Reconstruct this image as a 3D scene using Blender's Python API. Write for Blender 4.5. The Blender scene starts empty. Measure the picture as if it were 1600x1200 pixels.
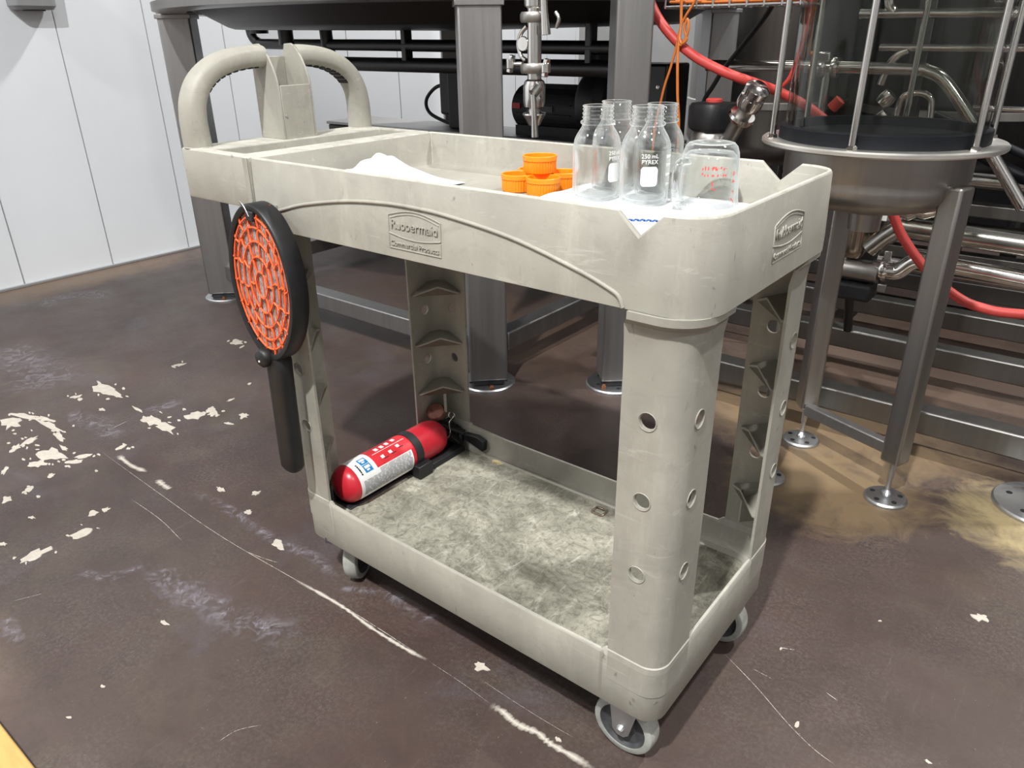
import bpy, bmesh, math, random
from mathutils import Vector, Matrix, Euler
random.seed(11)
sc = bpy.context.scene
COL = sc.collection
PI = math.pi

# ------------------------------------------------------------------ camera
cam_d = bpy.data.cameras.new('camera'); cam = bpy.data.objects.new('camera', cam_d); COL.objects.link(cam)
sc.camera = cam
cam_d.sensor_fit = 'HORIZONTAL'; cam_d.sensor_width = 36.0
cam_d.lens = 36.0 * 1171.77 / 1600.0
cam_d.clip_start = 0.02; cam_d.clip_end = 60
YAW, PITCH, ROLL = 0.6748, 0.4354, -0.0132
fw = Vector((-math.sin(YAW)*math.cos(PITCH), math.cos(YAW)*math.cos(PITCH), -math.sin(PITCH)))
rt = Vector((math.cos(YAW), math.sin(YAW), 0)); up = rt.cross(fw)
r2 = rt*math.cos(ROLL) + up*math.sin(ROLL); u2 = -rt*math.sin(ROLL) + up*math.cos(ROLL)
M = Matrix((r2, u2, -fw)).transposed().to_4x4(); M.translation = Vector((0.3042, -0.7038, 1.0154))
cam.matrix_world = M

# ------------------------------------------------------------------ world, lamps, exposure
w = bpy.data.worlds.new('world'); sc.world = w; w.use_nodes = True
w.node_tree.nodes['Background'].inputs[0].default_value = (0.9, 0.95, 1.0, 1)
w.node_tree.nodes['Background'].inputs[1].default_value = 0.05
vs = sc.view_settings
vs.view_transform = 'Standard'; vs.look = 'None'; vs.gamma = 1.0; vs.exposure = -0.25; vs.use_curve_mapping = False
def lamp(name, loc, power, size, target=None, color=(1, 0.985, 0.97)):
    d = bpy.data.lights.new(name, 'AREA'); d.shape = 'DISK'; d.size = size; d.energy = power; d.color = color
    o = bpy.data.objects.new(name, d); COL.objects.link(o); o.location = loc
    if target is not None:
        o.rotation_euler = (Vector(target) - Vector(loc)).to_track_quat('-Z', 'Y').to_euler()
    return o
lamp('area_lamp', (0.32, -2.2, 4.35), 415, 0.16)
lamp('area_lamp', (1.3, 2.0, 4.35), 185, 0.16)
lamp('area_lamp', (-2.6, -2.6, 4.35), 115, 0.3)  # added fill, brightens the left wall
lamp('area_lamp', (-2.4, 3.6, 4.35), 320, 0.3)  # added lamp, lights the wall behind and below the tank
lamp('area_lamp', (2.9, -1.4, 4.35), 105, 0.3)  # added fill for the right end of the cart

# ------------------------------------------------------------------ materials
MATS = {}
def nt_new(name):
    m = bpy.data.materials.new(name); m.use_nodes = True
    t = m.node_tree; b = t.nodes['Principled BSDF']; MATS[name] = m
    return m, t, b
def N(t, typ, **kw):
    n = t.nodes.new(typ)
    for k, v in kw.items(): setattr(n, k, v)
    return n
def noise(t, scale, detail=6, rough=0.6, vec=None, stretch=None, dist=0.0):
    n = N(t, 'ShaderNodeTexNoise'); n.inputs['Scale'].default_value = scale; n.inputs['Detail'].default_value = detail
    n.inputs['Roughness'].default_value = rough; n.inputs['Distortion'].default_value = dist
    if vec is None:
        tc = N(t, 'ShaderNodeTexCoord'); vec = tc.outputs['Object']
    if stretch:
        mp = N(t, 'ShaderNodeMapping'); mp.inputs['Scale'].default_value = stretch[:3]
        if len(stretch) > 3: mp.inputs['Rotation'].default_value = stretch[3:]
        t.links.new(vec, mp.inputs['Vector']); vec = mp.outputs['Vector']
    t.links.new(vec, n.inputs['Vector']); return n.outputs['Fac']
def ramp(t, fac, a, b, ca=(0, 0, 0, 1), cb=(1, 1, 1, 1)):
    r = N(t, 'ShaderNodeValToRGB'); r.color_ramp.elements[0].position = a; r.color_ramp.elements[1].position = b
    r.color_ramp.elements[0].color = ca; r.color_ramp.elements[1].color = cb
    t.links.new(fac, r.inputs['Fac']); return r.outputs['Color']
def mix(t, fac, a, b, blend='MIX'):
    m = N(t, 'ShaderNodeMix', data_type='RGBA', blend_type=blend)
    for v, i in ((fac, 0), (a, 6), (b, 7)):
        if hasattr(v, 'links'): t.links.new(v, m.inputs[i])
        elif i == 0: m.inputs[0].default_value = v
        else: m.inputs[i].default_value = (*v[:3], 1)
    return m.outputs[2]
def mathn(t, op, a, b=0.0):
    m = N(t, 'ShaderNodeMath', operation=op)
    for i, v in enumerate((a, b)):
        if hasattr(v, 'links'): t.links.new(v, m.inputs[i])
        else: m.inputs[i].default_value = v
    return m.outputs[0]
def bump(t, b, h, strength=0.2, dist=0.002):
    n = N(t, 'ShaderNodeBump'); n.inputs['Strength'].default_value = strength; n.inputs['Distance'].default_value = dist
    t.links.new(h, n.inputs['Height']); t.links.new(n.outputs['Normal'], b.inputs['Normal'])
def simple(name, col, rough=0.5, metal=0.0, var=0.0, scale=30, bmp=0.0, spec=0.5, stretch=None):
    m, t, b = nt_new(name)
    b.inputs['Roughness'].default_value = rough; b.inputs['Metallic'].default_value = metal
    b.inputs['Specular IOR Level'].default_value = spec
    f = noise(t, scale, stretch=stretch)
    lo = tuple(c*(1-var) for c in col); hi = tuple(min(1, c*(1+var)) for c in col)
    t.links.new(mix(t, ramp(t, f, .3, .7), lo, hi), b.inputs['Base Color'])
    if bmp: bump(t, b, f, bmp)
    return m
def plastic(name, base, dirt_amt, dirt_col, rough=0.5, wear=0.0):
    m, t, b = nt_new(name)
    tc = N(t, 'ShaderNodeTexCoord'); v = tc.outputs['Object']
    big = ramp(t, noise(t, 7, 5, .6, v), .35, .7)
    c = mix(t, big, tuple(k*.86 for k in base), tuple(min(1, k*1.08) for k in base))
    # scuffs: pale rubbed streaks, dark rubber marks
    s1 = ramp(t, noise(t, 26, 10, .72, v, (1, 1, .25)), .52, .74)
    c = mix(t, mathn(t, 'MULTIPLY', s1, .55), c, tuple(min(1, k*1.35) for k in base))
    s2 = ramp(t, noise(t, 9, 12, .78, v, (1, 1, 1.8, .4, .3, .2), 1.4), .52, .74)
    c = mix(t, mathn(t, 'MULTIPLY', s2, dirt_amt), c, dirt_col)
    sp = ramp(t, noise(t, 70, 6, .8, v, (1, .3, .35, .5, 0, .6), .6), .62, .72)
    c = mix(t, mathn(t, 'MULTIPLY', sp, dirt_amt*.8), c, tuple(k*.6 for k in dirt_col))
    if wear:
        g1 = ramp(t, noise(t, 5, 9, .72, v, None, .8), .40, .62)
        c = mix(t, mathn(t, 'MULTIPLY', g1, wear), c, dirt_col)
        g2 = ramp(t, noise(t, 42, 12, .8, v, (1, 1, 1), 2.0), .46, .60)
        c = mix(t, mathn(t, 'MULTIPLY', g2, wear*.75), c, tuple(k*.7 for k in dirt_col))
        g3 = ramp(t, noise(t, 60, 10, .75, v, (1, .25, 1, 0, 0, .5), 1.0), .56, .68)
        c = mix(t, mathn(t, 'MULTIPLY', g3, .6), c, (.56, .55, .48))
    # rims rubbed pale by handling
    sz_ = N(t, 'ShaderNodeSeparateXYZ'); t.links.new(v, sz_.inputs[0])
    e1 = mathn(t, 'LESS_THAN', mathn(t, 'ABSOLUTE', mathn(t, 'SUBTRACT', sz_.outputs[2], .8446)), .0016)
    e2 = mathn(t, 'LESS_THAN', mathn(t, 'ABSOLUTE', mathn(t, 'SUBTRACT', sz_.outputs[2], .2205)), .0062)
    e2 = mathn(t, 'MULTIPLY', e2, .35)
    ew = mathn(t, 'MULTIPLY', mathn(t, 'ADD', e1, e2), ramp(t, noise(t, 40, 6, .7, v), .25, .55))
    c = mix(t, mathn(t, 'MULTIPLY', ew, .7), c, (.58, .565, .50))
    # short dark rubber nicks and fine pale scratches
    k1 = ramp(t, noise(t, 75, 3, .5, v, (1, 1, .45, .9, .2, .3), .4), .71, .75)
    c = mix(t, mathn(t, 'MULTIPLY', k1, .5), c, (.075, .07, .06))
    k2 = ramp(t, noise(t, 60, 8, .7, v, (.12, .5, 1, .3, .5, .9), .8), .60, .68)
    c = mix(t, mathn(t, 'MULTIPLY', k2, .35), c, (.52, .51, .46))
    t.links.new(c, b.inputs['Base Color'])
    b.inputs['Roughness'].default_value = rough
    b.inputs['Specular IOR Level'].default_value = .4
    bump(t, b, noise(t, 220, 5, .6, v), .12, .0015)
    return m
def steel(name, col, rough, streak=(1, 1, .03), var=.18, rvar=.12, scale=60):
    m, t, b = nt_new(name)
    f = noise(t, scale, 5, .6, stretch=streak)
    t.links.new(mix(t, f, tuple(k*(1-var) for k in col), tuple(min(1, k*(1+var)) for k in col)), b.inputs['Base Color'])
    b.inputs['Metallic'].default_value = 1.0
    r = mathn(t, 'ADD', mathn(t, 'MULTIPLY', f, rvar), rough - rvar/2)
    t.links.new(r, b.inputs['Roughness'])
    return m
def thin_glass(name, tint, edge, gloss_rough=0.02, power=2.2, face=0.03, body=0.0):
    m = bpy.data.materials.new(name); m.use_nodes = True; MATS[name] = m
    t = m.node_tree; t.nodes.clear()
    out = N(t, 'ShaderNodeOutputMaterial'); tr = N(t, 'ShaderNodeBsdfTransparent'); gl = N(t, 'ShaderNodeBsdfGlossy')
    tr.inputs[0].default_value = (*tint, 1); gl.inputs['Roughness'].default_value = gloss_rough
    gl.inputs['Color'].default_value = (*edge, 1)
    lw = N(t, 'ShaderNodeLayerWeight'); lw.inputs['Blend'].default_value = .5
    p = mathn(t, 'POWER', lw.outputs['Facing'], power)
    f = mathn(t, 'MINIMUM', mathn(t, 'ADD', mathn(t, 'MULTIPLY', p, .8), face), .85)
    mx = N(t, 'ShaderNodeMixShader'); t.links.new(f, mx.inputs[0]); t.links.new(tr.outputs[0], mx.inputs[1]); t.links.new(gl.outputs[0], mx.inputs[2])
    res = mx.outputs[0]
    if body:
        df = N(t, 'ShaderNodeBsdfTranslucent'); df.inputs[0].default_value = (.9, .93, .92, 1)
        m2 = N(t, 'ShaderNodeMixShader')
        t.links.new(mathn(t, 'MULTIPLY', mathn(t, 'POWER', lw.outputs['Facing'], 2.2), body), m2.inputs[0])
        t.links.new(res, m2.inputs[1]); t.links.new(df.outputs[0], m2.inputs[2]); res = m2.outputs[0]
    t.links.new(res, out.inputs[0])
    return m

BEIGE = (.333, .322, .276)
plastic('cart', BEIGE, .48, (.20, .195, .165))
plastic('cart_shelf', (.40, .39, .315), .7, (.085, .08, .06), .55, wear=.80)
simple('tire', (.33, .34, .31), .6, var=.2, scale=40)
simple('black_plastic', (.010, .010, .011), .48, var=.25, scale=60)
simple('black_matte', (.014, .014, .016), .6, var=.3, scale=60)
simple('dark_hub', (.05, .052, .055), .5, var=.3, scale=80)
steel('zinc', (.55, .56, .57), .38)
steel('brushed', (.36, .345, .325), .40)
steel('post_steel', (.33, .325, .32), .46)
steel('tank_steel', (.27, .26, .25), .36)
steel('dark_steel', (.075, .075, .075), .42)
steel('flange_steel', (.85, .83, .78), .42, (.2, .2, 1))
steel('skid_steel', (.20, .195, .185), .40)
steel('chrome', (.72, .70, .67), .14)
steel('pipe_steel', (.38, .37, .34), .22, (.05, 1, 1))
steel('bronze_steel', (.40, .34, .27), .24)
simple('white_paper', (.66, .675, .71), .9, var=.10, scale=200, bmp=1.0)
simple('blue_print', (.05, .14, .42), .8, var=.2)
simple('orange_cap', (.95, .27, .006), .42, var=.06, scale=20)
simple('orange_dark', (.80, .22, .006), .5, var=.1)
simple('racket_orange', (.85, .13, .035), .45, var=.25, scale=120)
simple('mesh_wire', (.42, .42, .42), .4, var=.5, scale=220)
simple('rubber_black', (.006, .007, .010), .55, var=.2, spec=.25)
simple('extinguisher_red', (.50, .020, .034), .32, var=.12, scale=18)
simple('label_red', (.62, .03, .04), .45, var=.12, scale=40)
simple('label_white', (.82, .82, .80), .5, var=.04)
simple('label_blue', (.02, .21, .48), .5, var=.1)
simple('label_text', (.35, .35, .36), .6, var=.1)
simple('red_print', (.75, .06, .05), .5)
simple('white_print', (.85, .85, .83), .6)
simple('hose_red', (.56, .06, .05), .5, var=.1, scale=25)
simple('cable_orange', (.60, .17, .03), .5, var=.1)
simple('rust', (.16, .06, .025), .8, var=.5, scale=120)
simple('brown_knob', (.22, .085, .06), .6, var=.5, scale=90)
simple('yellow_board', (.52, .31, .10), .55, var=.12, scale=14, stretch=(1, 6, 1))
simple('wall_white', (.78, .815, .845), .22, var=.02, scale=3, bmp=.06)
simple('wall_gray', (.26, .26, .26), .6, var=.08, scale=3)
simple('backdrop_dark', (.05, .05, .052), .6, var=.3, scale=3)  # colour of the added backdrop panel
simple('ceiling', (.16, .16, .165), .7, var=.1, scale=3)
simple('box_gray', (.27, .275, .28), .4, var=.05)
simple('crumb', (.62, .52, .30), .8, var=.2)
simple('chip', (.50, .455, .39), .7, var=.12, scale=60)
simple('red_text', (.45, .02, .02), .5)
thin_glass('bottle_glass', (.985, .99, .988), (.98, 1, .98), .03, 2.2, .05, .9)
thin_glass('thick_glass', (.95, .965, .955), (1, 1, 1), .03, 1.4, .16, 1.0)
thin_glass('vessel_glass', (.86, .87, .85), (.8, .8, .78), .05, 3.2, .018)
# noise-alpha scuff on the floor
def scuff(name, col, lo, hi, scale):
    m, t, b = nt_new(name)
    tc = N(t, 'ShaderNodeTexCoord')
    f = ramp(t, noise(t, scale, 12, .8, tc.outputs['Object'], None, 1.5), lo, hi)
    uv = N(t, 'ShaderNodeUVMap'); sx = N(t, 'ShaderNodeSeparateXYZ'); t.links.new(uv.outputs[0], sx.inputs[0])
    e = mathn(t, 'SUBTRACT', 1.0, mathn(t, 'ABSOLUTE', mathn(t, 'SUBTRACT', mathn(t, 'MULTIPLY', sx.outputs[1], 2.0), 1.0)))
    ex = mathn(t, 'MINIMUM', mathn(t, 'MULTIPLY', mathn(t, 'MULTIPLY', sx.outputs[0], mathn(t, 'SUBTRACT', 1.0, sx.outputs[0])), 8.0), 1.0)
    a = mathn(t, 'MULTIPLY', mathn(t, 'MULTIPLY', f, mathn(t, 'POWER', e, .8)), ex)
    b.inputs['Base Color'].default_value = (*col, 1); b.inputs['Roughness'].default_value = .7
    t.links.new(a, b.inputs['Alpha']); return m
scuff('haze', (.34, .315, .35), .46, .70, 24)
scuff('scar', (.58, .53, .46), .30, .40, 60)
scuff('hairline', (.50, .46, .40), .38, .55, 80)
def floor_mat():
    m, t, b = nt_new('floor')
    tc = N(t, 'ShaderNodeTexCoord'); v = tc.outputs['Object']
    a = ramp(t, noise(t, 1.6, 8, .62, v, None, .6), .35, .68)
    c = mix(t, a, (.074, .052, .045), (.046, .029, .026))
    r = ramp(t, noise(t, 2.7, 6, .6, v, None, .8), .56, .74)
    c = mix(t, mathn(t, 'MULTIPLY', r, .7), c, (.098, .090, .104))
    o = ramp(t, noise(t, 4.0, 8, .7, v, (1, 1, 1), 1.0), .52, .72)
    c = mix(t, mathn(t, 'MULTIPLY', o, .6), c, (.088, .074, .050))
    # worn tan patches: by the vessel feet, by the wall base, under the tank
    rd = ramp(t, noise(t, 1.1, 7, .65, v, None, 1.0), .50, .70)
    c = mix(t, mathn(t, 'MULTIPLY', rd, .6), c, (.088, .048, .038))
    dk = ramp(t, noise(t, 8, 10, .75, v, None, 1.2), .50, .72)
    c = mix(t, mathn(t, 'MULTIPLY', dk, .55), c, (.036, .028, .025))
    def patch(cx, cy, rx, ry, col, amt, sc_=9):
        nonlocal c
        sx = N(t, 'ShaderNodeSeparateXYZ'); t.links.new(v, sx.inputs[0])
        dx = mathn(t, 'MULTIPLY', mathn(t, 'SUBTRACT', sx.outputs[0], cx), 1/rx)
        dy = mathn(t, 'MULTIPLY', mathn(t, 'SUBTRACT', sx.outputs[1], cy), 1/ry)
        d = mathn(t, 'ADD', mathn(t, 'MULTIPLY', dx, dx), mathn(t, 'MULTIPLY', dy, dy))
        n = mathn(t, 'MULTIPLY', noise(t, sc_, 10, .7, v, None, 1.0), 2.2)
        f = ramp(t, mathn(t, 'SUBTRACT', mathn(t, 'ADD', n, .10), d), .10, 1.0)
        c = mix(t, mathn(t, 'MULTIPLY', f, amt), c, col)
    patch(.40, 1.12, .24, .20, (.46, .37, .19), .8)
    patch(-.08, 1.0, .26, .22, (.27, .19, .10), .75)
    patch(-.20, 1.35, .5, .30, (.27, .19, .105), .7)
    patch(-.05, 1.95, .9, .5, (.14, .092, .066), .8)
    patch(-1.5, 1.5, .9, .6, (.095, .06, .042), .7)
    patch(-3.45, .55, .22, .8, (.14, .092, .056), .8)
    patch(-1.20, -.56, .30, .13, (.13, .085, .058), .6)
    # fine speckle and scratches
    s = ramp(t, noise(t, 130, 10, .85, v), .46, .72)
    c = mix(t, mathn(t, 'MULTIPLY', mathn(t, 'MULTIPLY', s, ramp(t, noise(t, 3.5, 4, .6, v), .35, .65)), .75), c, (.17, .152, .138))
    s2 = ramp(t, noise(t, 55, 10, .8, v, (1, .12, 1, 0, 0, .7)), .58, .72)
    c = mix(t, mathn(t, 'MULTIPLY', s2, .30), c, (.19, .175, .16))
    s3 = ramp(t, noise(t, 160, 3, .6, v), .70, .74)
    c = mix(t, mathn(t, 'MULTIPLY', s3, .5), c, (.27, .245, .22))
    t.links.new(c, b.inputs['Base Color'])
    rr = mathn(t, 'ADD', mathn(t, 'MULTIPLY', noise(t, 6, 8, .7, v), .35), .27)
    t.links.new(rr, b.inputs['Roughness']); b.inputs['Specular IOR Level'].default_value = .45
    bump(t, b, noise(t, 130, 8, .7, v), .10, .002)
floor_mat()

# ------------------------------------------------------------------ mesh helpers
class MB:
    def __init__(s): s.v = []; s.f = []; s.uv = None
    def add(s, vs, fs):
        k = len(s.v); s.v += [tuple(p) for p in vs]; s.f += [tuple(i+k for i in f) for f in fs]; return s
    def box(s, x0, x1, y0, y1, z0, z1, m=None):
        vs = [(x, y, z) for z in (z0, z1) for y in (y0, y1) for x in (x0, x1)]
        if m is not None: vs = [m @ Vector(p) for p in vs]
        return s.add(vs, [(0, 2, 3, 1), (4, 5, 7, 6), (0, 1, 5, 4), (2, 6, 7, 3), (0, 4, 6, 2), (1, 3, 7, 5)])
    def loft(s, rings, closed=True, cap0=True, cap1=True):
        n = len(rings[0]); vs = [p for r in rings for p in r]; fs = []
        for i in range(len(rings)-1):
            for j in range(n if closed else n-1):
                a, b2 = i*n+j, i*n+(j+1) % n
                fs.append((a, b2, b2+n, a+n))
        if closed and cap0: fs.append(tuple(range(n-1, -1, -1)))
        if closed and cap1: fs.append(tuple((len(rings)-1)*n+j for j in range(n)))
        return s.add(vs, fs)
    def tube(s, pts, r, n=10, caps=True, rx=None):
        pts = [Vector(p) for p in pts]; rings = []
        rs = r if isinstance(r, (list, tuple)) else [r]*len(pts)
        nrm = None
        for i, p in enumerate(pts):
            t = (pts[min(i+1, len(pts)-1)] - pts[max(i-1, 0)]).normalized()
            if nrm is None:
                a = Vector((0, 0, 1)) if abs(t.z) < .9 else Vector((1, 0, 0))
                nrm = (a - t*a.dot(t)).normalized()
            else:
                nrm = (nrm - t*nrm.dot(t)).normalized()
            bn = t.cross(nrm)
            rings.append([p + nrm*(rs[i]*math.cos(2*PI*j/n)) + bn*((rx or 1.0)*rs[i]*math.sin(2*PI*j/n)) for j in range(n)])
        return s.loft(rings, True, caps, caps)
    def bar(s, a, b, w, h=None):
        # square bar from a to b, section w x h
        a, b = Vector(a), Vector(b); t = (b-a).normalized(); h = h or w
        z = Vector((0, 0, 1)) if abs(t.z) < .95 else Vector((0, 1, 0))
        sd = t.cross(z).normalized(); u = sd.cross(t)
        q = [(-1, -1), (1, -1), (1, 1), (-1, 1)]
        return s.loft([[p + sd*(w/2*i) + u*(h/2*j) for i, j in q] for p in (a, b)])
    def lathe(s, prof, c=(0, 0, 0), n=32, m=None, cap0=False, cap1=False):
        rings = []
        for r, z in prof:
            ring = [Vector((r*math.cos(2*PI*j/n), r*math.sin(2*PI*j/n), z)) for j in range(n)]
            if m is not None: ring = [m @ p for p in ring]
            rings.append([p + Vector(c) for p in ring])
        return s.loft(rings, True, cap0, cap1)
    def prism(s, poly, y0, y1):   # poly in xz, extruded along y
        n = len(poly)
        vs = [(x, y0, z) for x, z in poly] + [(x, y1, z) for x, z in poly]
        return s.add(vs, [tuple(range(n)), tuple(range(2*n-1, n-1, -1))] + [(i, i+n, (i+1) % n + n, (i+1) % n) for i in range(n)])
    def build(s, name, mat, parent=None, smooth=None, bevel=0.0, seg=2, loc=None):
        me = bpy.data.meshes.new(name); me.from_pydata(s.v, [], s.f)
        bm = bmesh.new(); bm.from_mesh(me); bmesh.ops.recalc_face_normals(bm, faces=bm.faces); bm.to_mesh(me); bm.free()
        me.materials.append(MATS[mat])
        o = bpy.data.objects.new(name, me); COL.objects.link(o)
        if parent is not None: attach(o, parent)
        if smooth is not None: shade(me, smooth)
        if bevel:
            b = o.modifiers.new('bevel', 'BEVEL'); b.width = bevel; b.segments = seg; b.limit_method = 'ANGLE'; b.angle_limit = math.radians(40)
            shade(me, 35)
        return o
def shade(me, ang):
    for p in me.polygons: p.use_smooth = True
    try: me.set_sharp_from_angle(angle=math.radians(ang))
    except Exception: pass
def wloc(o):
    m = Matrix.Translation(o.location) @ o.rotation_euler.to_matrix().to_4x4()
    return (wloc(o.parent) @ m) if o.parent else m
def attach(o, parent):
    # meshes of things are written in world coordinates: bring them into the parent's frame
    o.parent = parent
    inv = wloc(parent).inverted()
    if getattr(o.data, 'vertices', None) is not None and o.data.users == 1:
        o.data.transform(inv)
def tag(o, label, cat, group=None, kind=None):
    o['label'] = label
    if cat: o['category'] = cat
    if group: o['group'] = group
    if kind: o['kind'] = kind
    return o
def thing(name, loc, label, cat, group=None):
    o = bpy.data.objects.new(name, None); COL.objects.link(o); o.location = loc; o.empty_display_size = .05
    return tag(o, label, cat, group)
def struct(o, label=None):
    o['kind'] = 'structure'
    if label: o['label'] = label
    return o
def copy_tree(o, parent=None):
    c = o.copy(); COL.objects.link(c); c.parent = parent
    for ch in list(o.children): copy_tree(ch, c)
    return c
def arcpts(ctrl, n=10):
    # Catmull-Rom through points
    P = [Vector(p) for p in ctrl]; P = [P[0]*2-P[1]] + P + [P[-1]*2-P[-2]]; out = []
    for i in range(1, len(P)-2):
        for k in range(n):
            t = k/n; a, b, c, d = P[i-1:i+3]
            out.append(.5*((2*b) + (c-a)*t + (2*a-5*b+4*c-d)*t*t + (3*b-a-3*c+d)*t**3))
    out.append(P[-2]); return out
def rr_ring(x0, x1, y0, y1, rad, z, nc=6, extra=None, zf=None):
    # rounded rectangle, rad = radii at (x1,y0),(x1,y1),(x0,y1),(x0,y0); extra x positions on the long sides
    pts = []
    cs = [(x1, y0, -90, -1, 1), (x1, y1, 0, -1, -1), (x0, y1, 90, 1, -1), (x0, y0, 180, 1, 1)]
    ex = sorted(extra or [])
    for k, (cx, cy, a0, sx, sy) in enumerate(cs):
        r = max(rad[k], .0006)
        for i in range(nc+1):
            a = math.radians(a0 + 90*i/nc)
            pts.append([cx + sx*r + r*math.cos(a), cy + sy*r + r*math.sin(a)])
        if k == 1: pts += [[e, y1] for e in reversed(ex)]
        if k == 3: pts += [[e, y0] for e in ex]
    return [(p[0], p[1], zf(p[0], p[1], z) if zf else z) for p in pts]
def text_mesh(body, size, extrude=.0004, align='CENTER'):
    cu = bpy.data.curves.new('t', 'FONT'); cu.body = body; cu.size = size; cu.extrude = extrude
    cu.align_x = align; cu.align_y = 'CENTER'; cu.resolution_u = 3
    o = bpy.data.objects.new('t', cu); COL.objects.link(o)
    dg = bpy.context.evaluated_depsgraph_get()
    me = bpy.data.meshes.new_from_object(o.evaluated_get(dg)); 
    bpy.data.objects.remove(o); bpy.data.curves.remove(cu); me.materials.clear(); return me
def text_obj(name, body, size, mat, M4, parent, extrude=.0004, warp=None, sx=1.0):
    me = text_mesh(body, size, extrude)
    for vtx in me.vertices:
        q = Vector((vtx.co.x*sx, vtx.co.y, vtx.co.z))
        vtx.co = warp(q) if warp else (M4 @ q)
    me.materials.append(MATS[mat]); o = bpy.data.objects.new(name, me); COL.objects.link(o); attach(o, parent); return o
def cut(o, cutters):
    # boolean difference, applied; the cutters are removed
    for c in cutters:
        md = o.modifiers.new('cut', 'BOOLEAN'); md.operation = 'DIFFERENCE'; md.object = c; md.solver = 'EXACT'
    dg = bpy.context.evaluated_depsgraph_get(); dg.update()
    me = bpy.data.meshes.new_from_object(o.evaluated_get(dg)); o.modifiers.clear(); old = o.data; o.data = me; bpy.data.meshes.remove(old)
    for c in cutters: bpy.data.objects.remove(c)
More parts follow.
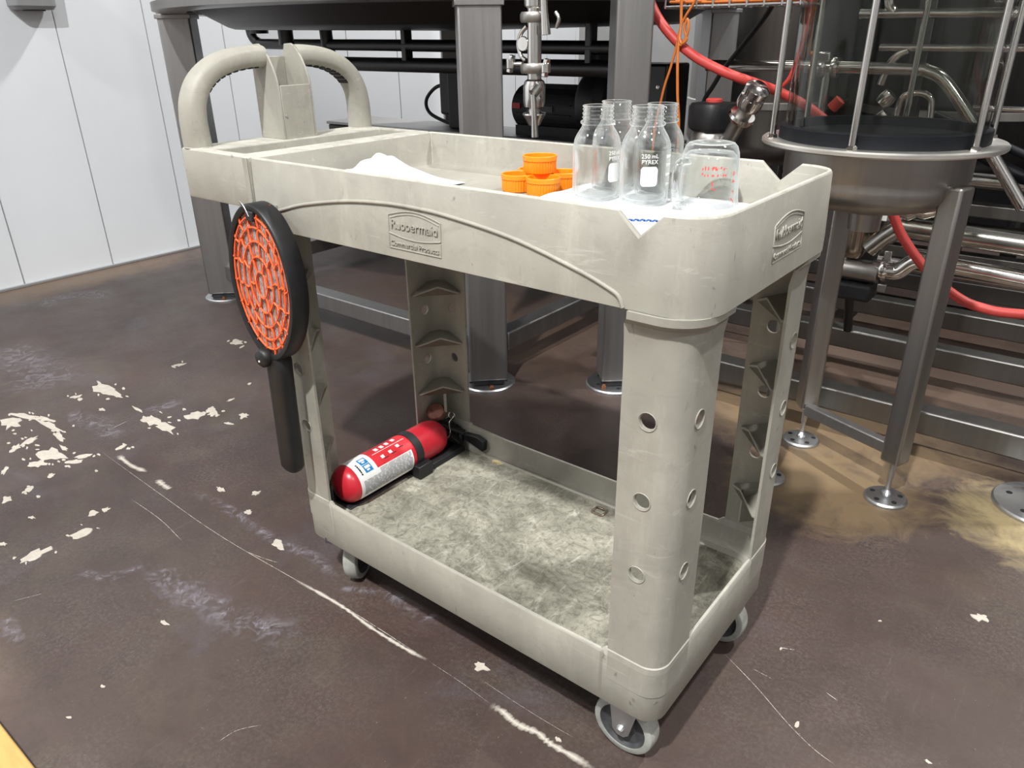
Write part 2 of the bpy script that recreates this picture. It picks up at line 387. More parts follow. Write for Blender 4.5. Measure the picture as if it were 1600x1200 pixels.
CHIPS=[
[(-1.655,0.279),(-1.657,0.265),(-1.652,0.259),(-1.646,0.251),(-1.657,0.248),(-1.664,0.244),(-1.671,0.233),(-1.686,0.232),(-1.703,0.238),(-1.694,0.254),(-1.704,0.262),(-1.699,0.27),(-1.697,0.281),(-1.683,0.282),(-1.668,0.291)],
[(-1.67,0.324),(-1.667,0.317),(-1.656,0.315),(-1.662,0.309),(-1.656,0.301),(-1.661,0.297),(-1.665,0.289),(-1.674,0.295),(-1.682,0.298),(-1.684,0.306),(-1.691,0.311),(-1.687,0.316),(-1.691,0.326),(-1.684,0.327),(-1.676,0.322)],
[(-1.64,0.311),(-1.634,0.309),(-1.625,0.304),(-1.633,0.297),(-1.628,0.289),(-1.634,0.284),(-1.644,0.29),(-1.651,0.283),(-1.653,0.292),(-1.657,0.296),(-1.665,0.301),(-1.659,0.306),(-1.663,0.317),(-1.652,0.316),(-1.645,0.314)],
[(-1.549,0.36),(-1.55,0.35),(-1.539,0.347),(-1.547,0.343),(-1.547,0.339),(-1.543,0.329),(-1.552,0.33),(-1.559,0.337),(-1.563,0.34),(-1.577,0.341),(-1.576,0.349),(-1.577,0.356),(-1.566,0.355),(-1.565,0.362),(-1.558,0.358)],
[(-2.048,0.192),(-2.035,0.185),(-2.021,0.175),(-2.039,0.169),(-2.05,0.163),(-2.071,0.165),(-2.093,0.153),(-2.114,0.162),(-2.138,0.17),(-2.13,0.183),(-2.147,0.196),(-2.12,0.201),(-2.103,0.207),(-2.079,0.207),(-2.053,0.206)],
[(-1.97,0.189),(-1.981,0.184),(-1.988,0.182),(-1.992,0.178),(-2.01,0.179),(-2.031,0.17),(-2.049,0.177),(-2.076,0.181),(-2.049,0.187),(-2.069,0.192),(-2.073,0.2),(-2.043,0.201),(-2.018,0.199),(-1.996,0.197),(-1.99,0.191)],
[(-2.092,0.114),(-2.089,0.112),(-2.086,0.11),(-2.088,0.103),(-2.088,0.094),(-2.098,0.093),(-2.102,0.088),(-2.107,0.086),(-2.109,0.089),(-2.112,0.091),(-2.111,0.097),(-2.111,0.103),(-2.103,0.107),(-2.1,0.122),(-2.094,0.118)],
[(-2.066,0.46),(-2.063,0.452),(-2.06,0.445),(-2.062,0.436),(-2.06,0.426),(-2.07,0.427),(-2.072,0.416),(-2.077,0.421),(-2.083,0.418),(-2.087,0.423),(-2.083,0.433),(-2.083,0.438),(-2.079,0.442),(-2.077,0.448),(-2.073,0.447)],
[(-2.084,0.687),(-2.065,0.683),(-2.075,0.673),(-2.077,0.667),(-2.08,0.66),(-2.091,0.66),(-2.101,0.653),(-2.114,0.657),(-2.115,0.669),(-2.121,0.674),(-2.132,0.683),(-2.133,0.694),(-2.118,0.696),(-2.105,0.694),(-2.091,0.7)],
[(-1.737,0.493),(-1.735,0.49),(-1.735,0.483),(-1.744,0.484),(-1.746,0.488),(-1.749,0.493),(-1.742,0.499)],
[(-1.697,0.171),(-1.699,0.163),(-1.713,0.16),(-1.722,0.157),(-1.722,0.143),(-1.75,0.15),(-1.781,0.15),(-1.773,0.164),(-1.787,0.169),(-1.779,0.174),(-1.787,0.182),(-1.764,0.18),(-1.752,0.183),(-1.732,0.183),(-1.717,0.176)],
[(-1.647,0.17),(-1.645,0.166),(-1.614,0.157),(-1.653,0.158),(-1.664,0.151),(-1.684,0.152),(-1.706,0.152),(-1.705,0.16),(-1.72,0.163),(-1.71,0.168),(-1.718,0.175),(-1.708,0.184),(-1.679,0.182),(-1.652,0.185),(-1.649,0.174)],
[(-1.766,0.163),(-1.754,0.162),(-1.75,0.156),(-1.749,0.151),(-1.755,0.148),(-1.759,0.144),(-1.768,0.143),(-1.781,0.145),(-1.784,0.154),(-1.792,0.158),(-1.801,0.165),(-1.788,0.166),(-1.783,0.167),(-1.778,0.17),(-1.771,0.166)],
[(-1.535,0.299),(-1.532,0.296),(-1.539,0.291),(-1.543,0.289),(-1.547,0.287),(-1.551,0.285),(-1.554,0.285),(-1.561,0.284),(-1.565,0.285),(-1.561,0.289),(-1.558,0.291),(-1.56,0.295),(-1.552,0.295),(-1.548,0.297),(-1.543,0.297)],
[(-1.662,0.045),(-1.66,0.04),(-1.657,0.039),(-1.656,0.034),(-1.654,0.027),(-1.657,0.022),(-1.658,0.014),(-1.662,0.015),(-1.666,0.015),(-1.669,0.021),(-1.67,0.027),(-1.673,0.033),(-1.671,0.04),(-1.67,0.048),(-1.665,0.049)],
[(-1.878,-0.023),(-1.903,-0.03),(-1.886,-0.035),(-1.926,-0.04),(-1.954,-0.042),(-1.974,-0.043),(-1.996,-0.044),(-2.015,-0.043),(-2.047,-0.043),(-2.017,-0.036),(-1.993,-0.031),(-1.99,-0.023),(-1.954,-0.021),(-1.939,-0.026),(-1.924,-0.026)],
[(-1.842,-0.045),(-1.833,-0.048),(-1.824,-0.053),(-1.838,-0.056),(-1.861,-0.055),(-1.876,-0.052),(-1.892,-0.052),(-1.9,-0.049),(-1.903,-0.046),(-1.891,-0.044),(-1.9,-0.039),(-1.887,-0.036),(-1.866,-0.037),(-1.856,-0.042),(-1.836,-0.042)],
[(-1.909,-0.094),(-1.905,-0.087),(-1.899,-0.098),(-1.891,-0.105),(-1.889,-0.118),(-1.896,-0.121),(-1.895,-0.128),(-1.895,-0.142),(-1.903,-0.132),(-1.908,-0.127),(-1.913,-0.12),(-1.92,-0.111),(-1.924,-0.097),(-1.918,-0.093),(-1.919,-0.08)],
[(-2.059,-0.069),(-2.054,-0.083),(-2.023,-0.086),(-2.032,-0.098),(-2.047,-0.103),(-2.03,-0.124),(-2.063,-0.109),(-2.075,-0.12),(-2.092,-0.113),(-2.117,-0.108),(-2.111,-0.093),(-2.105,-0.085),(-2.102,-0.077),(-2.09,-0.074),(-2.079,-0.066)],
[(-1.741,-0.083),(-1.718,-0.085),(-1.737,-0.098),(-1.738,-0.107),(-1.753,-0.114),(-1.763,-0.132),(-1.79,-0.133),(-1.814,-0.13),(-1.823,-0.119),(-1.82,-0.108),(-1.807,-0.099),(-1.821,-0.085),(-1.793,-0.081),(-1.773,-0.086),(-1.759,-0.083)],
[(-1.749,-0.134),(-1.736,-0.129),(-1.728,-0.136),(-1.74,-0.146),(-1.734,-0.155),(-1.747,-0.158),(-1.753,-0.166),(-1.764,-0.17),(-1.771,-0.163),(-1.78,-0.159),(-1.775,-0.149),(-1.767,-0.143),(-1.771,-0.134),(-1.763,-0.128),(-1.755,-0.132)],
[(-1.687,-0.039),(-1.684,-0.043),(-1.687,-0.049),(-1.684,-0.053),(-1.686,-0.059),(-1.69,-0.065),(-1.696,-0.071),(-1.701,-0.068),(-1.711,-0.074),(-1.713,-0.066),(-1.714,-0.059),(-1.709,-0.051),(-1.704,-0.043),(-1.697,-0.039),(-1.69,-0.033)],
[(-1.676,-0.07),(-1.67,-0.07),(-1.669,-0.075),(-1.673,-0.084),(-1.68,-0.09),(-1.685,-0.093),(-1.69,-0.096),(-1.696,-0.101),(-1.703,-0.102),(-1.707,-0.099),(-1.706,-0.091),(-1.697,-0.083),(-1.696,-0.073),(-1.687,-0.073),(-1.679,-0.064)],
[(-2.051,-0.039),(-2.021,-0.033),(-2.034,-0.041),(-2.045,-0.05),(-2.074,-0.061),(-2.1,-0.067),(-2.127,-0.074),(-2.141,-0.074),(-2.141,-0.069),(-2.12,-0.059),(-2.121,-0.055),(-2.107,-0.045),(-2.08,-0.042),(-2.049,-0.027),(-2.04,-0.031)],
[(-1.66,-0.145),(-1.659,-0.148),(-1.654,-0.149),(-1.655,-0.152),(-1.652,-0.156),(-1.654,-0.16),(-1.66,-0.162),(-1.666,-0.16),(-1.669,-0.157),(-1.67,-0.154),(-1.677,-0.152),(-1.675,-0.149),(-1.674,-0.145),(-1.668,-0.145),(-1.664,-0.141)],
[(-1.639,-0.203),(-1.636,-0.204),(-1.633,-0.208),(-1.628,-0.212),(-1.624,-0.22),(-1.631,-0.222),(-1.63,-0.23),(-1.633,-0.234),(-1.638,-0.226),(-1.641,-0.222),(-1.646,-0.221),(-1.651,-0.214),(-1.652,-0.206),(-1.649,-0.201),(-1.644,-0.201)],
[(-1.635,-0.257),(-1.628,-0.259),(-1.618,-0.261),(-1.622,-0.267),(-1.622,-0.271),(-1.62,-0.276),(-1.623,-0.282),(-1.634,-0.275),(-1.638,-0.273),(-1.643,-0.271),(-1.651,-0.269),(-1.654,-0.264),(-1.647,-0.262),(-1.644,-0.26),(-1.642,-0.255)],
[(-1.802,-0.201),(-1.797,-0.202),(-1.789,-0.205),(-1.784,-0.212),(-1.777,-0.216),(-1.769,-0.222),(-1.765,-0.227),(-1.775,-0.224),(-1.774,-0.229),(-1.783,-0.225),(-1.791,-0.222),(-1.794,-0.215),(-1.803,-0.21),(-1.809,-0.204),(-1.803,-0.204)],
[(-1.589,-0.066),(-1.586,-0.068),(-1.587,-0.072),(-1.591,-0.073),(-1.596,-0.072),(-1.6,-0.068),(-1.594,-0.066)],
[(-1.342,-0.194),(-1.334,-0.198),(-1.328,-0.205),(-1.325,-0.215),(-1.327,-0.224),(-1.329,-0.234),(-1.337,-0.24),(-1.346,-0.237),(-1.356,-0.24),(-1.355,-0.224),(-1.357,-0.22),(-1.357,-0.215),(-1.357,-0.209),(-1.355,-0.202),(-1.35,-0.198)],
[(-1.341,-0.282),(-1.333,-0.285),(-1.334,-0.306),(-1.327,-0.312),(-1.325,-0.324),(-1.329,-0.334),(-1.335,-0.336),(-1.338,-0.35),(-1.344,-0.344),(-1.352,-0.344),(-1.355,-0.33),(-1.363,-0.318),(-1.362,-0.3),(-1.349,-0.303),(-1.349,-0.281)],
[(-1.396,-0.154),(-1.395,-0.159),(-1.394,-0.162),(-1.39,-0.166),(-1.393,-0.169),(-1.395,-0.174),(-1.4,-0.178),(-1.406,-0.173),(-1.41,-0.171),(-1.414,-0.169),(-1.418,-0.165),(-1.418,-0.16),(-1.413,-0.157),(-1.407,-0.157),(-1.402,-0.156)],
[(-1.391,-0.128),(-1.388,-0.133),(-1.388,-0.138),(-1.385,-0.14),(-1.386,-0.143),(-1.385,-0.148),(-1.391,-0.146),(-1.393,-0.148),(-1.395,-0.146),(-1.399,-0.146),(-1.405,-0.144),(-1.402,-0.139),(-1.4,-0.135),(-1.401,-0.129),(-1.395,-0.134)],
[(-1.495,-0.258),(-1.49,-0.257),(-1.496,-0.261),(-1.492,-0.263),(-1.497,-0.265),(-1.501,-0.265),(-1.504,-0.267),(-1.507,-0.268),(-1.509,-0.267),(-1.511,-0.266),(-1.507,-0.263),(-1.506,-0.261),(-1.506,-0.257),(-1.501,-0.258),(-1.497,-0.257)],
[(-0.94,0.035),(-0.935,0.032),(-0.924,0.026),(-0.931,0.021),(-0.939,0.02),(-0.947,0.023),(-0.954,0.021),(-0.964,0.021),(-0.965,0.027),(-0.97,0.032),(-0.973,0.039),(-0.965,0.042),(-0.957,0.044),(-0.949,0.038),(-0.944,0.037)],
[(-1.106,0.069),(-1.106,0.065),(-1.101,0.063),(-1.103,0.059),(-1.105,0.056),(-1.111,0.057),(-1.115,0.054),(-1.119,0.056),(-1.123,0.058),(-1.12,0.062),(-1.125,0.065),(-1.121,0.067),(-1.12,0.071),(-1.115,0.072),(-1.111,0.068)],
[(-1.163,0.132),(-1.162,0.128),(-1.159,0.126),(-1.16,0.121),(-1.159,0.115),(-1.165,0.115),(-1.167,0.113),(-1.17,0.11),(-1.172,0.115),(-1.175,0.116),(-1.18,0.119),(-1.179,0.125),(-1.172,0.127),(-1.169,0.128),(-1.167,0.136)],
[(-0.347,0.039),(-0.351,0.034),(-0.358,0.032),(-0.36,0.029),(-0.363,0.023),(-0.371,0.023),(-0.372,0.03),(-0.376,0.031),(-0.38,0.033),(-0.377,0.036),(-0.378,0.04),(-0.371,0.041),(-0.365,0.045),(-0.361,0.04),(-0.354,0.04)],
[(-0.163,-0.006),(-0.164,-0.007),(-0.167,-0.008),(-0.168,-0.008),(-0.17,-0.01),(-0.172,-0.009),(-0.173,-0.008),(-0.175,-0.007),(-0.176,-0.006),(-0.176,-0.003),(-0.172,-0.004),(-0.171,-0.002),(-0.169,-0.003),(-0.167,-0.003),(-0.165,-0.004)],
[(0.319,0.713),(0.322,0.709),(0.321,0.703),(0.311,0.704),(0.307,0.694),(0.302,0.698),(0.297,0.699),(0.293,0.702),(0.29,0.707),(0.301,0.712),(0.3,0.718),(0.307,0.717),(0.312,0.722),(0.317,0.721),(0.316,0.716)],
[(0.121,0.257),(0.122,0.251),(0.12,0.247),(0.116,0.248),(0.115,0.255),(0.116,0.26),(0.119,0.262)],
[(-0.853,-0.397),(-0.851,-0.4),(-0.855,-0.403),(-0.859,-0.403),(-0.861,-0.402),(-0.862,-0.399),(-0.858,-0.399)],
[(-0.831,-0.463),(-0.829,-0.465),(-0.833,-0.468),(-0.836,-0.469),(-0.84,-0.469),(-0.837,-0.466),(-0.834,-0.463)],
[(-0.904,-0.25),(-0.911,-0.253),(-0.911,-0.254),(-0.913,-0.256),(-0.918,-0.257),(-0.923,-0.257),(-0.928,-0.257),(-0.928,-0.255),(-0.929,-0.255),(-0.931,-0.253),(-0.927,-0.252),(-0.927,-0.249),(-0.92,-0.25),(-0.915,-0.25),(-0.908,-0.249)],
[(0.04,0.401),(0.039,0.398),(0.039,0.395),(0.036,0.397),(0.036,0.4),(0.036,0.403),(0.038,0.402)],
[(0.162,0.586),(0.163,0.584),(0.16,0.582),(0.157,0.58),(0.157,0.584),(0.159,0.586),(0.16,0.587)],
[(-1.971,-0.013),(-1.974,-0.018),(-1.995,-0.023),(-2.001,-0.026),(-2.005,-0.033),(-2.023,-0.034),(-2.045,-0.039),(-2.035,-0.031),(-2.056,-0.033),(-2.039,-0.027),(-2.048,-0.024),(-2.031,-0.019),(-2.014,-0.015),(-2.002,-0.016),(-1.975,-0.009)],
[(-1.899,-0.137),(-1.894,-0.139),(-1.886,-0.138),(-1.886,-0.146),(-1.884,-0.151),(-1.877,-0.158),(-1.877,-0.165),(-1.881,-0.17),(-1.89,-0.167),(-1.897,-0.156),(-1.906,-0.155),(-1.915,-0.146),(-1.907,-0.143),(-1.915,-0.132),(-1.905,-0.135)],
[(-1.77,-0.064),(-1.774,-0.066),(-1.762,-0.069),(-1.772,-0.071),(-1.778,-0.075),(-1.79,-0.073),(-1.796,-0.071),(-1.802,-0.071),(-1.805,-0.069),(-1.818,-0.067),(-1.801,-0.065),(-1.795,-0.064),(-1.789,-0.061),(-1.783,-0.063),(-1.773,-0.062)],
[(-1.823,0.175),(-1.823,0.173),(-1.837,0.172),(-1.844,0.172),(-1.851,0.17),(-1.864,0.171),(-1.872,0.173),(-1.882,0.175),(-1.892,0.177),(-1.872,0.178),(-1.869,0.179),(-1.862,0.18),(-1.851,0.18),(-1.835,0.18),(-1.83,0.177)],
[(-1.631,0.332),(-1.629,0.328),(-1.631,0.323),(-1.638,0.322),(-1.642,0.327),(-1.641,0.33),(-1.637,0.333)],
[(-1.685,0.395),(-1.682,0.398),(-1.682,0.389),(-1.68,0.386),(-1.68,0.38),(-1.68,0.373),(-1.684,0.377),(-1.685,0.369),(-1.687,0.374),(-1.688,0.379),(-1.691,0.38),(-1.692,0.386),(-1.691,0.391),(-1.688,0.39),(-1.688,0.401)],
[(-1.58,-0.21),(-1.576,-0.213),(-1.579,-0.218),(-1.586,-0.218),(-1.591,-0.216),(-1.591,-0.213),(-1.586,-0.211)],
[(-1.441,-0.34),(-1.436,-0.338),(-1.436,-0.341),(-1.431,-0.344),(-1.438,-0.346),(-1.438,-0.348),(-1.441,-0.349),(-1.444,-0.353),(-1.448,-0.352),(-1.452,-0.35),(-1.452,-0.346),(-1.449,-0.343),(-1.45,-0.34),(-1.446,-0.34),(-1.444,-0.34)],
[(-1.236,0.08),(-1.239,0.077),(-1.243,0.076),(-1.243,0.073),(-1.248,0.07),(-1.257,0.071),(-1.262,0.074),(-1.262,0.077),(-1.273,0.078),(-1.264,0.08),(-1.266,0.083),(-1.257,0.082),(-1.253,0.086),(-1.246,0.084),(-1.241,0.082)],
[(-1.934,0.115),(-1.929,0.114),(-1.924,0.111),(-1.93,0.108),(-1.934,0.107),(-1.937,0.104),(-1.942,0.1),(-1.946,0.104),(-1.951,0.105),(-1.956,0.107),(-1.95,0.111),(-1.952,0.115),(-1.946,0.116),(-1.941,0.115),(-1.938,0.115)],
[(0.306,0.308),(0.304,0.307),(0.302,0.306),(0.301,0.305),(0.299,0.306),(0.297,0.306),(0.296,0.308),(0.294,0.308),(0.296,0.309),(0.296,0.31),(0.297,0.312),(0.299,0.311),(0.301,0.31),(0.302,0.31),(0.305,0.309)],
[(-1.732,0.264),(-1.735,0.26),(-1.735,0.255),(-1.745,0.259),(-1.75,0.262),(-1.748,0.265),(-1.742,0.267)],
[(-1.662,0.287),(-1.657,0.281),(-1.665,0.281),(-1.671,0.28),(-1.674,0.285),(-1.677,0.289),(-1.67,0.289)],
[(-1.67,0.29),(-1.67,0.287),(-1.67,0.284),(-1.676,0.285),(-1.682,0.286),(-1.679,0.29),(-1.675,0.292)],
[(-1.662,0.296),(-1.662,0.293),(-1.666,0.291),(-1.674,0.293),(-1.675,0.297),(-1.673,0.298),(-1.668,0.299)],
[(-1.662,0.318),(-1.66,0.316),(-1.664,0.313),(-1.673,0.31),(-1.672,0.315),(-1.673,0.318),(-1.665,0.321)],
[(-1.619,0.307),(-1.618,0.301),(-1.615,0.294),(-1.62,0.293),(-1.625,0.293),(-1.627,0.3),(-1.624,0.305)],
[(-2.032,0.227),(-2.026,0.221),(-2.03,0.219),(-2.037,0.218),(-2.045,0.223),(-2.049,0.228),(-2.042,0.229)],
[(-2.131,0.197),(-2.139,0.194),(-2.147,0.192),(-2.156,0.196),(-2.17,0.199),(-2.161,0.202),(-2.144,0.201)],
[(-2.089,0.226),(-2.084,0.224),(-2.083,0.219),(-2.087,0.219),(-2.091,0.22),(-2.097,0.224),(-2.096,0.229)],
[(-1.965,0.204),(-1.961,0.202),(-1.968,0.199),(-1.975,0.199),(-1.98,0.201),(-1.975,0.204),(-1.97,0.205)],
[(-2.001,0.161),(-1.994,0.159),(-1.995,0.153),(-2.001,0.15),(-2.008,0.153),(-2.009,0.159),(-2.006,0.162)],
[(-2.056,0.156),(-2.048,0.152),(-2.044,0.148),(-2.048,0.147),(-2.057,0.15),(-2.065,0.154),(-2.06,0.155)],
[(-2.12,0.113),(-2.111,0.11),(-2.115,0.108),(-2.119,0.109),(-2.124,0.111),(-2.132,0.115),(-2.125,0.114)],
[(-2.119,0.09),(-2.118,0.088),(-2.122,0.086),(-2.129,0.088),(-2.132,0.091),(-2.128,0.091),(-2.125,0.093)],
[(-2.065,0.109),(-2.059,0.102),(-2.058,0.095),(-2.068,0.094),(-2.077,0.097),(-2.082,0.104),(-2.075,0.109)],
[(-2.068,0.416),(-2.06,0.413),(-2.07,0.41),(-2.08,0.413),(-2.082,0.415),(-2.08,0.418),(-2.072,0.418)],
[(-2.088,0.459),(-2.082,0.455),(-2.079,0.452),(-2.084,0.452),(-2.091,0.454),(-2.096,0.458),(-2.098,0.463)],
[(-2.058,0.415),(-2.062,0.413),(-2.069,0.41),(-2.086,0.413),(-2.089,0.418),(-2.078,0.418),(-2.067,0.418)],
[(-2.135,0.672),(-2.129,0.667),(-2.129,0.663),(-2.129,0.658),(-2.136,0.66),(-2.141,0.667),(-2.142,0.674)],
[(-2.049,0.677),(-2.041,0.67),(-2.036,0.657),(-2.037,0.648),(-2.045,0.653),(-2.051,0.664),(-2.053,0.675)],
[(-2.068,0.7),(-2.063,0.695),(-2.069,0.691),(-2.078,0.693),(-2.082,0.697),(-2.082,0.701),(-2.076,0.702)],
[(-1.77,0.209),(-1.77,0.207),(-1.778,0.207),(-1.785,0.207),(-1.79,0.21),(-1.784,0.211),(-1.778,0.21)],
[(-1.688,0.192),(-1.69,0.189),(-1.696,0.187),(-1.702,0.187),(-1.703,0.189),(-1.701,0.191),(-1.695,0.193)],
[(-1.722,0.211),(-1.722,0.208),(-1.722,0.204),(-1.728,0.201),(-1.733,0.204),(-1.73,0.209),(-1.726,0.214)],
[(-1.604,0.166),(-1.603,0.164),(-1.607,0.164),(-1.611,0.165),(-1.616,0.167),(-1.614,0.17),(-1.606,0.168)],
[(-1.679,0.216),(-1.679,0.213),(-1.682,0.209),(-1.69,0.211),(-1.695,0.214),(-1.691,0.217),(-1.686,0.218)],
[(-1.706,0.139),(-1.702,0.136),(-1.705,0.134),(-1.709,0.132),(-1.714,0.133),(-1.711,0.137),(-1.71,0.14)],
[(-1.637,0.054),(-1.632,0.052),(-1.634,0.048),(-1.639,0.048),(-1.644,0.048),(-1.644,0.053),(-1.641,0.055)],
[(-1.638,0.046),(-1.633,0.04),(-1.637,0.037),(-1.642,0.034),(-1.646,0.038),(-1.65,0.042),(-1.645,0.043)],
[(-1.664,0.045),(-1.661,0.041),(-1.669,0.039),(-1.675,0.041),(-1.681,0.043),(-1.679,0.046),(-1.672,0.047)],
[(-1.965,-0.077),(-1.962,-0.08),(-1.965,-0.081),(-1.97,-0.08),(-1.977,-0.078),(-1.974,-0.077),(-1.969,-0.076)],
[(-2.006,-0.031),(-2.003,-0.034),(-2.004,-0.039),(-2.014,-0.038),(-2.017,-0.035),(-2.018,-0.032),(-2.012,-0.027)],
[(-1.898,0.01),(-1.894,0.008),(-1.895,0.006),(-1.899,0.004),(-1.905,0.007),(-1.905,0.01),(-1.905,0.013)],
[(-1.879,-0.022),(-1.875,-0.024),(-1.882,-0.027),(-1.891,-0.029),(-1.891,-0.025),(-1.89,-0.023),(-1.885,-0.021)],
[(-1.901,-0.032),(-1.895,-0.036),(-1.902,-0.037),(-1.909,-0.035),(-1.915,-0.032),(-1.916,-0.028),(-1.906,-0.029)],
[(-1.911,-0.037),(-1.907,-0.04),(-1.912,-0.045),(-1.92,-0.046),(-1.925,-0.043),(-1.922,-0.04),(-1.918,-0.037)],
[(-1.853,-0.102),(-1.856,-0.106),(-1.861,-0.109),(-1.869,-0.11),(-1.874,-0.107),(-1.869,-0.104),(-1.862,-0.102)],
[(-1.932,-0.104),(-1.932,-0.107),(-1.932,-0.108),(-1.937,-0.11),(-1.945,-0.107),(-1.941,-0.105),(-1.939,-0.104)],
[(-1.932,-0.112),(-1.931,-0.116),(-1.933,-0.119),(-1.94,-0.117),(-1.947,-0.116),(-1.944,-0.114),(-1.94,-0.112)],
[(-2.126,-0.075),(-2.124,-0.078),(-2.125,-0.081),(-2.133,-0.08),(-2.139,-0.077),(-2.141,-0.074),(-2.133,-0.074)],
[(-1.981,-0.113),(-1.98,-0.116),(-1.982,-0.119),(-1.987,-0.119),(-1.993,-0.12),(-1.99,-0.116),(-1.986,-0.112)],
[(-2.014,-0.106),(-2.008,-0.109),(-2.009,-0.112),(-2.011,-0.115),(-2.018,-0.113),(-2.018,-0.11),(-2.02,-0.107)],
[(-1.716,-0.106),(-1.715,-0.109),(-1.719,-0.111),(-1.723,-0.111),(-1.727,-0.11),(-1.729,-0.107),(-1.722,-0.106)],
[(-1.834,-0.111),(-1.831,-0.113),(-1.835,-0.117),(-1.84,-0.12),(-1.843,-0.118),(-1.841,-0.115),(-1.838,-0.112)],
[(-1.725,-0.127),(-1.72,-0.131),(-1.722,-0.132),(-1.725,-0.133),(-1.731,-0.131),(-1.734,-0.128),(-1.732,-0.126)],
[(-1.715,-0.123),(-1.713,-0.125),(-1.713,-0.127),(-1.716,-0.128),(-1.72,-0.126),(-1.725,-0.123),(-1.719,-0.123)],
[(-1.801,-0.16),(-1.803,-0.163),(-1.808,-0.165),(-1.814,-0.164),(-1.817,-0.163),(-1.819,-0.16),(-1.807,-0.158)],
[(-1.795,-0.147),(-1.791,-0.15),(-1.794,-0.151),(-1.798,-0.151),(-1.801,-0.149),(-1.806,-0.146),(-1.8,-0.146)],
[(-1.663,-0.026),(-1.664,-0.027),(-1.668,-0.028),(-1.678,-0.029),(-1.68,-0.026),(-1.677,-0.023),(-1.667,-0.023)],
[(-1.675,-0.033),(-1.671,-0.037),(-1.671,-0.04),(-1.673,-0.042),(-1.677,-0.04),(-1.679,-0.038),(-1.681,-0.033)],
[(-1.734,-0.058),(-1.732,-0.061),(-1.73,-0.064),(-1.733,-0.067),(-1.739,-0.065),(-1.741,-0.061),(-1.739,-0.058)],
[(-1.665,-0.102),(-1.665,-0.105),(-1.671,-0.106),(-1.678,-0.105),(-1.68,-0.102),(-1.678,-0.101),(-1.674,-0.1)],
[(-1.714,-0.093),(-1.713,-0.096),(-1.715,-0.099),(-1.719,-0.101),(-1.723,-0.1),(-1.727,-0.096),(-1.72,-0.093)],
[(-1.677,-0.103),(-1.674,-0.107),(-1.677,-0.11),(-1.682,-0.11),(-1.686,-0.109),(-1.686,-0.106),(-1.683,-0.103)],
[(-2.015,-0.025),(-2.014,-0.029),(-2.021,-0.03),(-2.027,-0.029),(-2.029,-0.027),(-2.031,-0.025),(-2.023,-0.025)],
[(-2.076,-0.03),(-2.073,-0.032),(-2.08,-0.033),(-2.086,-0.032),(-2.093,-0.03),(-2.088,-0.028),(-2.079,-0.028)],
[(-2.086,-0.035),(-2.089,-0.036),(-2.092,-0.038),(-2.099,-0.036),(-2.104,-0.034),(-2.101,-0.032),(-2.093,-0.032)],
[(-1.622,-0.225),(-1.618,-0.227),(-1.622,-0.23),(-1.628,-0.23),(-1.63,-0.228),(-1.631,-0.226),(-1.627,-0.224)],
[(-1.647,-0.207),(-1.648,-0.21),(-1.649,-0.213),(-1.655,-0.213),(-1.658,-0.212),(-1.658,-0.209),(-1.653,-0.206)],
[(-1.633,-0.225),(-1.629,-0.227),(-1.63,-0.23),(-1.635,-0.232),(-1.638,-0.23),(-1.639,-0.227),(-1.637,-0.225)],
[(-1.375,-0.202),(-1.373,-0.203),(-1.375,-0.204),(-1.377,-0.205),(-1.38,-0.204),(-1.38,-0.203),(-1.378,-0.202)],
[(-1.327,-0.184),(-1.331,-0.186),(-1.333,-0.188),(-1.337,-0.188),(-1.337,-0.187),(-1.336,-0.185),(-1.333,-0.185)],
[(-1.356,-0.239),(-1.352,-0.241),(-1.357,-0.243),(-1.36,-0.244),(-1.365,-0.244),(-1.365,-0.24),(-1.36,-0.239)],
[(-1.317,-0.282),(-1.314,-0.284),(-1.312,-0.287),(-1.317,-0.288),(-1.32,-0.286),(-1.323,-0.284),(-1.321,-0.282)],
[(-1.325,-0.341),(-1.322,-0.342),(-1.323,-0.344),(-1.327,-0.343),(-1.331,-0.342),(-1.332,-0.339),(-1.329,-0.338)],
[(-1.367,-0.345),(-1.365,-0.348),(-1.363,-0.351),(-1.366,-0.353),(-1.37,-0.352),(-1.374,-0.349),(-1.371,-0.346)],
[(-2.046,-0.046),(-2.04,-0.05),(-2.038,-0.054),(-2.041,-0.058),(-2.048,-0.056),(-2.052,-0.051),(-2.051,-0.047)],
[(-2.06,-0.043),(-2.056,-0.045),(-2.06,-0.047),(-2.065,-0.045),(-2.071,-0.043),(-2.068,-0.042),(-2.064,-0.041)],
[(-2.025,-0.006),(-2.021,-0.01),(-2.026,-0.011),(-2.033,-0.008),(-2.041,-0.004),(-2.037,-0.003),(-2.031,-0.003)],
[(-1.869,-0.126),(-1.864,-0.129),(-1.861,-0.132),(-1.865,-0.134),(-1.872,-0.13),(-1.879,-0.127),(-1.876,-0.126)],
[(-1.939,-0.145),(-1.935,-0.147),(-1.936,-0.153),(-1.941,-0.153),(-1.945,-0.153),(-1.947,-0.149),(-1.944,-0.145)],
[(-1.89,-0.126),(-1.884,-0.13),(-1.883,-0.135),(-1.888,-0.135),(-1.892,-0.135),(-1.898,-0.131),(-1.896,-0.126)],
]
